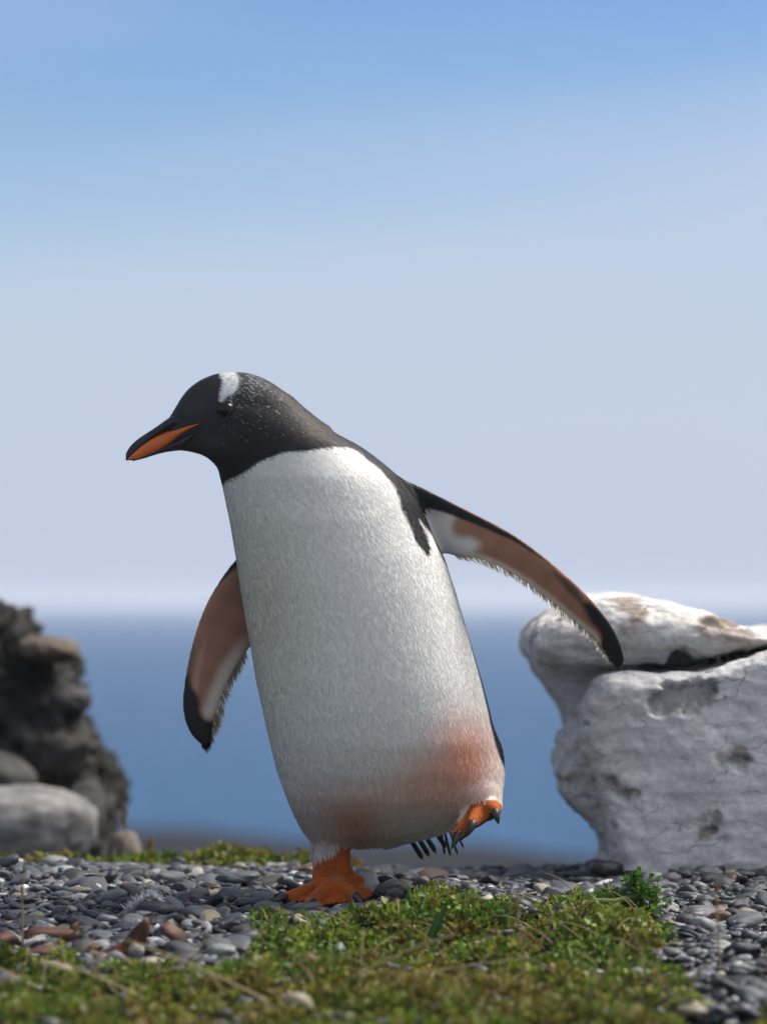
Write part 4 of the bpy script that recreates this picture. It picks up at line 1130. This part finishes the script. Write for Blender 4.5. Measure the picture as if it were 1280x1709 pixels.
    v = coords(nt, (1, 1, 2.2)); vo = N(nt, 'ShaderNodeTexVoronoi', feature='DISTANCE_TO_EDGE'); nt.links.new(v, vo.inputs['Vector']); set_in(vo, Scale=330.0)
    cr = tex(nt, coords(nt, (1, 1, 3.)), 120, 5, .65)
    hh = N(nt, 'ShaderNodeMath', operation='ADD'); 
    sc1 = N(nt, 'ShaderNodeMath', operation='MULTIPLY'); sc1.inputs[1].default_value = 1.2; nt.links.new(cr, sc1.inputs[0])
    nt.links.new(ramp(nt, vo.outputs['Distance'], [(0, 0.), (.12, .35)]), hh.inputs[0]); nt.links.new(sc1.outputs[0], hh.inputs[1])
    bp = N(nt, 'ShaderNodeBump'); set_in(bp, Distance=.005); nt.links.new(hh.outputs[0], bp.inputs['Height'])
    mul = N(nt, 'ShaderNodeMath', operation='MULTIPLY'); mul.inputs[1].default_value = 1.0; nt.links.new(fa.outputs['Fac'], mul.inputs[0]); nt.links.new(mul.outputs[0], bp.inputs['Strength'])
    bc = b.inputs['Base Color'].links[0].from_socket
    crease = mix(nt, bc, ramp(nt, cr, [(.36, .80), (.56, 1.10)]), 1.0, 'MULTIPLY')
    nt.links.new(mix(nt, bc, crease, fa.outputs['Fac']), b.inputs['Base Color'])
    old = b.inputs['Normal'].links[0].from_socket
    nt.links.new(old, bp.inputs['Normal']); nt.links.new(bp.outputs[0], b.inputs['Normal'])
    body = obj('body', me, m, root)

    # ---------------- feathers lying on the body
    tri = Q
    A = .5 * np.linalg.norm(np.cross(V[tri[:, 2]] - V[tri[:, 0]], V[tri[:, 3]] - V[tri[:, 1]]), axis=1)
    nf = 150000
    fi = rng.choice(len(tri), nf, p=A / A.sum())
    u, v_ = rng.random((2, nf, 1))
    P = (V[tri[fi, 0]] * (1 - u) + V[tri[fi, 1]] * u) * (1 - v_) + (V[tri[fi, 3]] * (1 - u) + V[tri[fi, 2]] * u) * v_
    NN = Nn[tri[fi, 0]]
    px, py = topx(P[:, 0], P[:, 1], P[:, 2])
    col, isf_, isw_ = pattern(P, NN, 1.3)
    dRp = poly_sdf(np.stack(topx(PR[:, 0], .03, PR[:, 1]), 1), px, py); dLp = poly_sdf(np.stack(topx(PL[:, 0], .03, PL[:, 1]), 1), px, py)
    onflip = ((dRp < 3) & (px > 715)) | ((dLp < 3) & (px < 425) & (P[:, 1] > .045))
    flow = np.stack([np.interp(py, [800, 950, 1250, 1400], [.62, .45, .28, .15]), np.full(nf, .05), np.full(nf, -1.)], 1)
    hd = sstep(800, 720, py)[:, None]; flow = flow * (1 - hd) + hd * np.array([1., .1, -.45])
    fr = (dRp < 3) & (px > 715); flow[fr] = np.array([.72, 0, -.70]); fl2 = onflip & ~fr; flow[fl2] = np.array([-.25, 0, -1.])
    low = sstep(1300, 1400, py)[:, None]; 
    flow = flow + rng.normal(0, .06, (nf, 3))
    D = flow - NN * np.sum(flow * NN, 1, keepdims=True); D /= np.linalg.norm(D, axis=1, keepdims=True) + 1e-9
    tilt = rng.uniform(.004, .04, nf) + .22 * low[:, 0] * rng.random(nf)
    D = D + NN * tilt[:, None]; D /= np.linalg.norm(D, axis=1, keepdims=True)
    ln = rng.uniform(.006, .012, nf); ln[py < 790] *= .62; ln[onflip] *= .45; ln = ln * (1 + .5 * low[:, 0])
    wd = ln * rng.uniform(.035, .06, nf)
    # white speckles on the hood behind the patch
    spk = (py < 740) & (px < 530) & (P[:, 1] < -.02) & (isw_ < .5)
    dens = .75 * np.exp(-(((px - 412) / 26) ** 2 + ((py - 640) / 18) ** 2)) + .16 * np.exp(-(((px - 425) / 45) ** 2 + ((py - 665) / 38) ** 2)) + .5 * np.exp(-(((px - 383) / 16) ** 2 + ((py - 664) / 7) ** 2)) + .012
    hit = spk & (rng.random(nf) < dens) & (px > 366); col[hit] = np.array([.40, .41, .43]) * rng.uniform(.4, 1.3, (hit.sum(), 1)); 
    drops = (isw_ > .9) & (rng.random(nf) < .006) & ~onflip; 
    col = col * rng.uniform(.93, 1.04, (nf, 1)); col = np.clip(col, .004, .88)
    keep = ~isf_ & (py < 1440)
    keep &= (rng.random(nf) < np.where(onflip, .5, 1.))
    eye_c = (377, 684); keep &= np.hypot((px - eye_c[0]) / 17, (py - eye_c[1]) / 15) > 1
    keep &= ~((px < 316) & (py > 702) & (py < 1000))
    P, NN, D, ln, wd, col = [q_[keep] for q_ in (P, NN, D, ln, wd, col)]
    S = np.cross(D, NN); S /= np.linalg.norm(S, axis=1, keepdims=True) + 1e-9
    p0 = P - NN * .0004 - D * (ln * .2)[:, None]
    a1 = P + D * (ln * .35)[:, None] + S * wd[:, None] + NN * .00025; a2 = P + D * (ln * .35)[:, None] - S * wd[:, None] + NN * .00025
    p3 = P + D * (ln * .85)[:, None]
    Vf = np.stack([p0, a1, p3, a2], 1).reshape(-1, 3); k = np.arange(len(P))[:, None] * 4
    Nf = np.repeat(NN + .04 * rng.normal(0, 1, NN.shape), 4, 0); Nf /= np.linalg.norm(Nf, axis=1, keepdims=True)
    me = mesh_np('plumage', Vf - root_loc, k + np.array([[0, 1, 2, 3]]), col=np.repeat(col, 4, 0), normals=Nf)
    o = obj('plumage', me, mat_feather(), root); tag(o, kind='stuff', label='short dense feathers of the coat')

    # ---------------- translucent trailing fringe of each flipper
    fm = mat_fringe()
    for trail, side in ((trailR[3:], 0), (trailL[3:], 1)):
        t = np.array(trail, float); n = 600
        seg = rng.uniform(0, len(t) - 1.001, n); i = seg.astype(int); f = (seg - i)[:, None]
        pp = t[i] * (1 - f) + t[i + 1] * f
        tan = t[i + 1] - t[i]; tan /= np.linalg.norm(tan, axis=1, keepdims=True)
        nor = np.stack([-tan[:, 1], tan[:, 0]], 1) if side == 0 else np.stack([tan[:, 1] * -1, tan[:, 0]], 1) * -1
        pin = pp - nor * rng.uniform(11, 17 if side == 0 else 22, (n, 1))
        dirp = nor * .8 + tan * .9; dirp /= np.linalg.norm(dirp, axis=1, keepdims=True)
        Lp = rng.uniform(17, 24, n) * (1 if side == 0 else 1.25)
        x = wx(pin[:, 0], .03); z = wz(pin[:, 1], .03); y = (yR if side == 0 else yL)(x, z)
        B = np.stack([x, y + rng.normal(0, .0012, n), z], 1)
        D = np.stack([dirp[:, 0], .4 * dirp[:, 1] + rng.normal(0, .12, n), -dirp[:, 1]], 1); D /= np.linalg.norm(D, axis=1, keepdims=True)
        tt = seg / (len(t) - 1); dark = sstep(.80, .90, tt)[:, None]
        cc = np.array([.95, .91, .82]) * (1 - dark) + dark * np.array([.05, .045, .045]); cc = cc * rng.uniform(.8, 1.1, (n, 1))
        Vv, Ff, c2 = leaf_cloud(B, D, np.tile(np.array([0, -1., -.4]), (n, 1)), Lp * PX, np.full(n, .7 * PX), cc)
        o = obj('flipper_fringe', mesh_np('flipper_fringe', Vv - root_loc, Ff, smooth=False, col=c2), fm, root); tag(o, kind='stuff', label='fine pale feather fringe of the flipper edge')

    # ---------------- bill: three lofts along x
    def bill(name, rows, mat, parent, proud=1.0, n=44, seg=20):
        rows = np.array(rows, float); rows = rows[np.argsort(rows[:, 0])]
        xp = np.linspace(rows[0, 0], rows[-1, 0], n)
        def itp(c):
            a_ = np.interp(xp, rows[:, 0], rows[:, c])
            for _ in range(2): a_[1:-1] = .5 * a_[1:-1] + .25 * (a_[:-2] + a_[2:])
            return a_
        tz_, bz_, w_ = itp(1), itp(2), itp(3)
        th = np.linspace(0, 2 * math.pi, seg, endpoint=False)
        Vb = []
        for i in range(n):
            cz_ = (wz(tz_[i], hy) + wz(bz_[i], hy)) / 2; rz_ = abs(wz(tz_[i], hy) - wz(bz_[i], hy)) / 2 + 1e-4
            cs, sn = np.cos(th), np.sin(th); e = .8
            Vb.append(np.stack([np.full(seg, wx(xp[i], hy)), hy + w_[i] * proud * np.sign(cs) * np.abs(cs) ** e, cz_ + rz_ * np.sign(sn) * np.abs(sn) ** e], 1))
        Vb = np.concatenate(Vb); Fb = []
        for i in range(n - 1):
            for j in range(seg):
                j2 = (j + 1) % seg; Fb.append((i * seg + j, i * seg + j2, (i + 1) * seg + j2, (i + 1) * seg + j))
        cap0 = len(Vb); Vb = np.concatenate([Vb, Vb[:seg].mean(0, keepdims=True), Vb[-seg:].mean(0, keepdims=True)])
        for j in range(0, seg, 2):
            j1, j2 = (j + 1) % seg, (j + 2) % seg
            Fb.append((cap0, j2, j1, j)); o_ = (n - 1) * seg; Fb.append((cap0 + 1, o_ + j, o_ + j1, o_ + j2))
        return obj(name, mesh_np(name, Vb - root_loc, np.array(Fb)), mat, parent)
    horn = mat_simple('black_horn', (.014, .014, .016), .38, 120, .6, .12, .0006, .5)
    orange = mat_simple('orange_bill', (.72, .15, .018), .42, 150, .75, .12, .0006, .5, (.3, 1, 1))
    bl = bill('bill', [(210, 757, 769, .0012), (214, 748, 768, .0034), (222, 739.5, 763, .0050), (232, 731, 752, .0062), (246, 722, 740, .0074), (260, 713, 730, .0087), (275, 702, 721, .0120), (290, 692, 716, .0165), (305, 698, 713, .0225), (320, 703, 711, .0275), (340, 707, 709.5, .0325)], horn, root)
    bill('bill_plate', [(214, 763, 768, .0024), (222, 754, 768.5, .0046), (232, 746, 767.5, .0064), (246, 735.5, 762, .0078), (262, 726.5, 756, .0098), (278, 720.5, 747, .0128), (293, 715.5, 736, .0182), (306, 712.5, 727, .0238), (320, 710.5, 718, .0290), (334, 708.5, 711, .0325)], orange, bl, 1.06)
    bill('lower_mandible', [(222, 764, 769.5, .0035), (240, 759, 765, .0055), (262, 752, 757.8, .0080), (278, 744, 754, .0125), (292, 735, 752.3, .0172), (306, 727, 751, .0222), (318, 722, 742, .0262), (326, 719, 730, .0278)], horn, bl)

    # ---------------- eye with a pale lid ring
    # nearest body point in front of the eye pixel
    pxv, pyv = topx(V[:, 0], V[:, 1], V[:, 2]); mk = np.hypot(pxv - 377, pyv - 684) < 6
    cand = V[mk]; ey = cand[:, 1].min()
    er = 15.5 * PX
    Ve, Fe = ico(4)
    em, nt, b = material('eye_iris'); set_in(b, Base_Color=(.012, .007, .005, 1), Roughness=.12); b.inputs['Specular IOR Level'].default_value = .3
    ce = W(377, 684, ey + er * .30)
    eye = obj('eye', mesh_np('eye', Ve * np.array([er, er * .8, er * .86]) + ce - root_loc, Fe), em, root)
    th = np.linspace(0, 2 * math.pi, 40, endpoint=False); th2 = np.append(th, th[:2])
    slope = np.polyfit(cand[:, 0], cand[:, 1], 1)[0] if len(cand) > 4 else 0.
    ring = np.stack([ce[0] + np.cos(th2) * er * 1.0, np.full(42, ey + .0002) + slope * np.cos(th2) * er, ce[2] + np.sin(th2) * er * .88 ], 1)
    Vr, Fr = tube(ring, .00085, 8)
    obj('eyelid', mesh_np('eyelid', Vr - root_loc, Fr), mat_simple('eyelid_skin', (.10, .085, .075), .6, 400, .6, .2, .0003), eye)

    # ---------------- claws
    claw = mat_simple('claw_horn', (.035, .034, .036), .4, 120, .6, .15, .0006)
    def claw_obj(a_, b_, r, bend):
        a_, b_ = np.asarray(a_), np.asarray(b_); t_ = np.linspace(0, 1, 9)[:, None]; mid = (a_ + b_) / 2 + np.asarray(bend)
        Pc = (1 - t_) ** 2 * a_ + 2 * t_ * (1 - t_) * mid + t_ ** 2 * b_
        Vc, Fc = tube(Pc, r * np.array([.75, 1, 1, .95, .85, .72, .55, .35, .1]), 10)
        obj('claw', mesh_np('claw', Vc - root_loc, Fc), claw, root)
    claw_obj(W(480, 1497, .010), W(455, 1510, -.006), .0052, (0, 0, .005))
    claw_obj(W(524, 1506, -.036), W(514, 1519, -.056), .0062, (0, 0, .004))
    claw_obj(W(593, 1494, -.024), W(604, 1512, -.040), .0060, (0, 0, .004))
    claw_obj(W(767, 1388, -.049), W(753, 1418, -.058), .0052, (0, -.004, 0))
    claw_obj(W(790, 1372, -.064), W(779, 1397, -.070), .0056, (0, -.005, 0))
    claw_obj(W(826, 1352, -.066), W(832, 1376, -.070), .0052, (0, -.005, 0))

    # ---------------- tail feathers behind the belly
    tailm = mat_simple('tail_feather_black', (.008, .008, .009), .6, 200, .7, .1, .0004, .12)
    for i, (x0, y0, x1, y1, w) in enumerate(((668, 1400, 692, 1431, .0036), (680, 1396, 703, 1426, .0036), (693, 1394, 714, 1420, .0036), (708, 1388, 731, 1411, .0036), (734, 1380, 742, 1428, .0018), (737, 1376, 752, 1431, .0020), (745, 1378, 764, 1428, .0016), (757, 1386, 774, 1417, .0014))):
        yy = .075 + .008 * (i % 3)
        a_ = W(x0, y0 - (25 if i < 4 else 6), yy + (.0 if i < 4 else .015)); b_ = W(x1 + (14 if i < 4 else 0), y1 + (5 if i < 4 else 0), yy + .02)
        blade('tail_feather', None, [a_, a_ * .6 + b_ * .4, a_ * .25 + b_ * .75, b_], w, None, parent=None, mat=tailm, twist=.1, blunt=6.)
        o = bpy.context.scene.objects[-1] if False else [q_ for q_ in COL.objects if q_.name.startswith('tail_feather') and q_.parent is None][-1]
        o.parent = root; o.location = tuple(-root_loc)
make_penguin()
print('objects', len(bpy.data.objects))
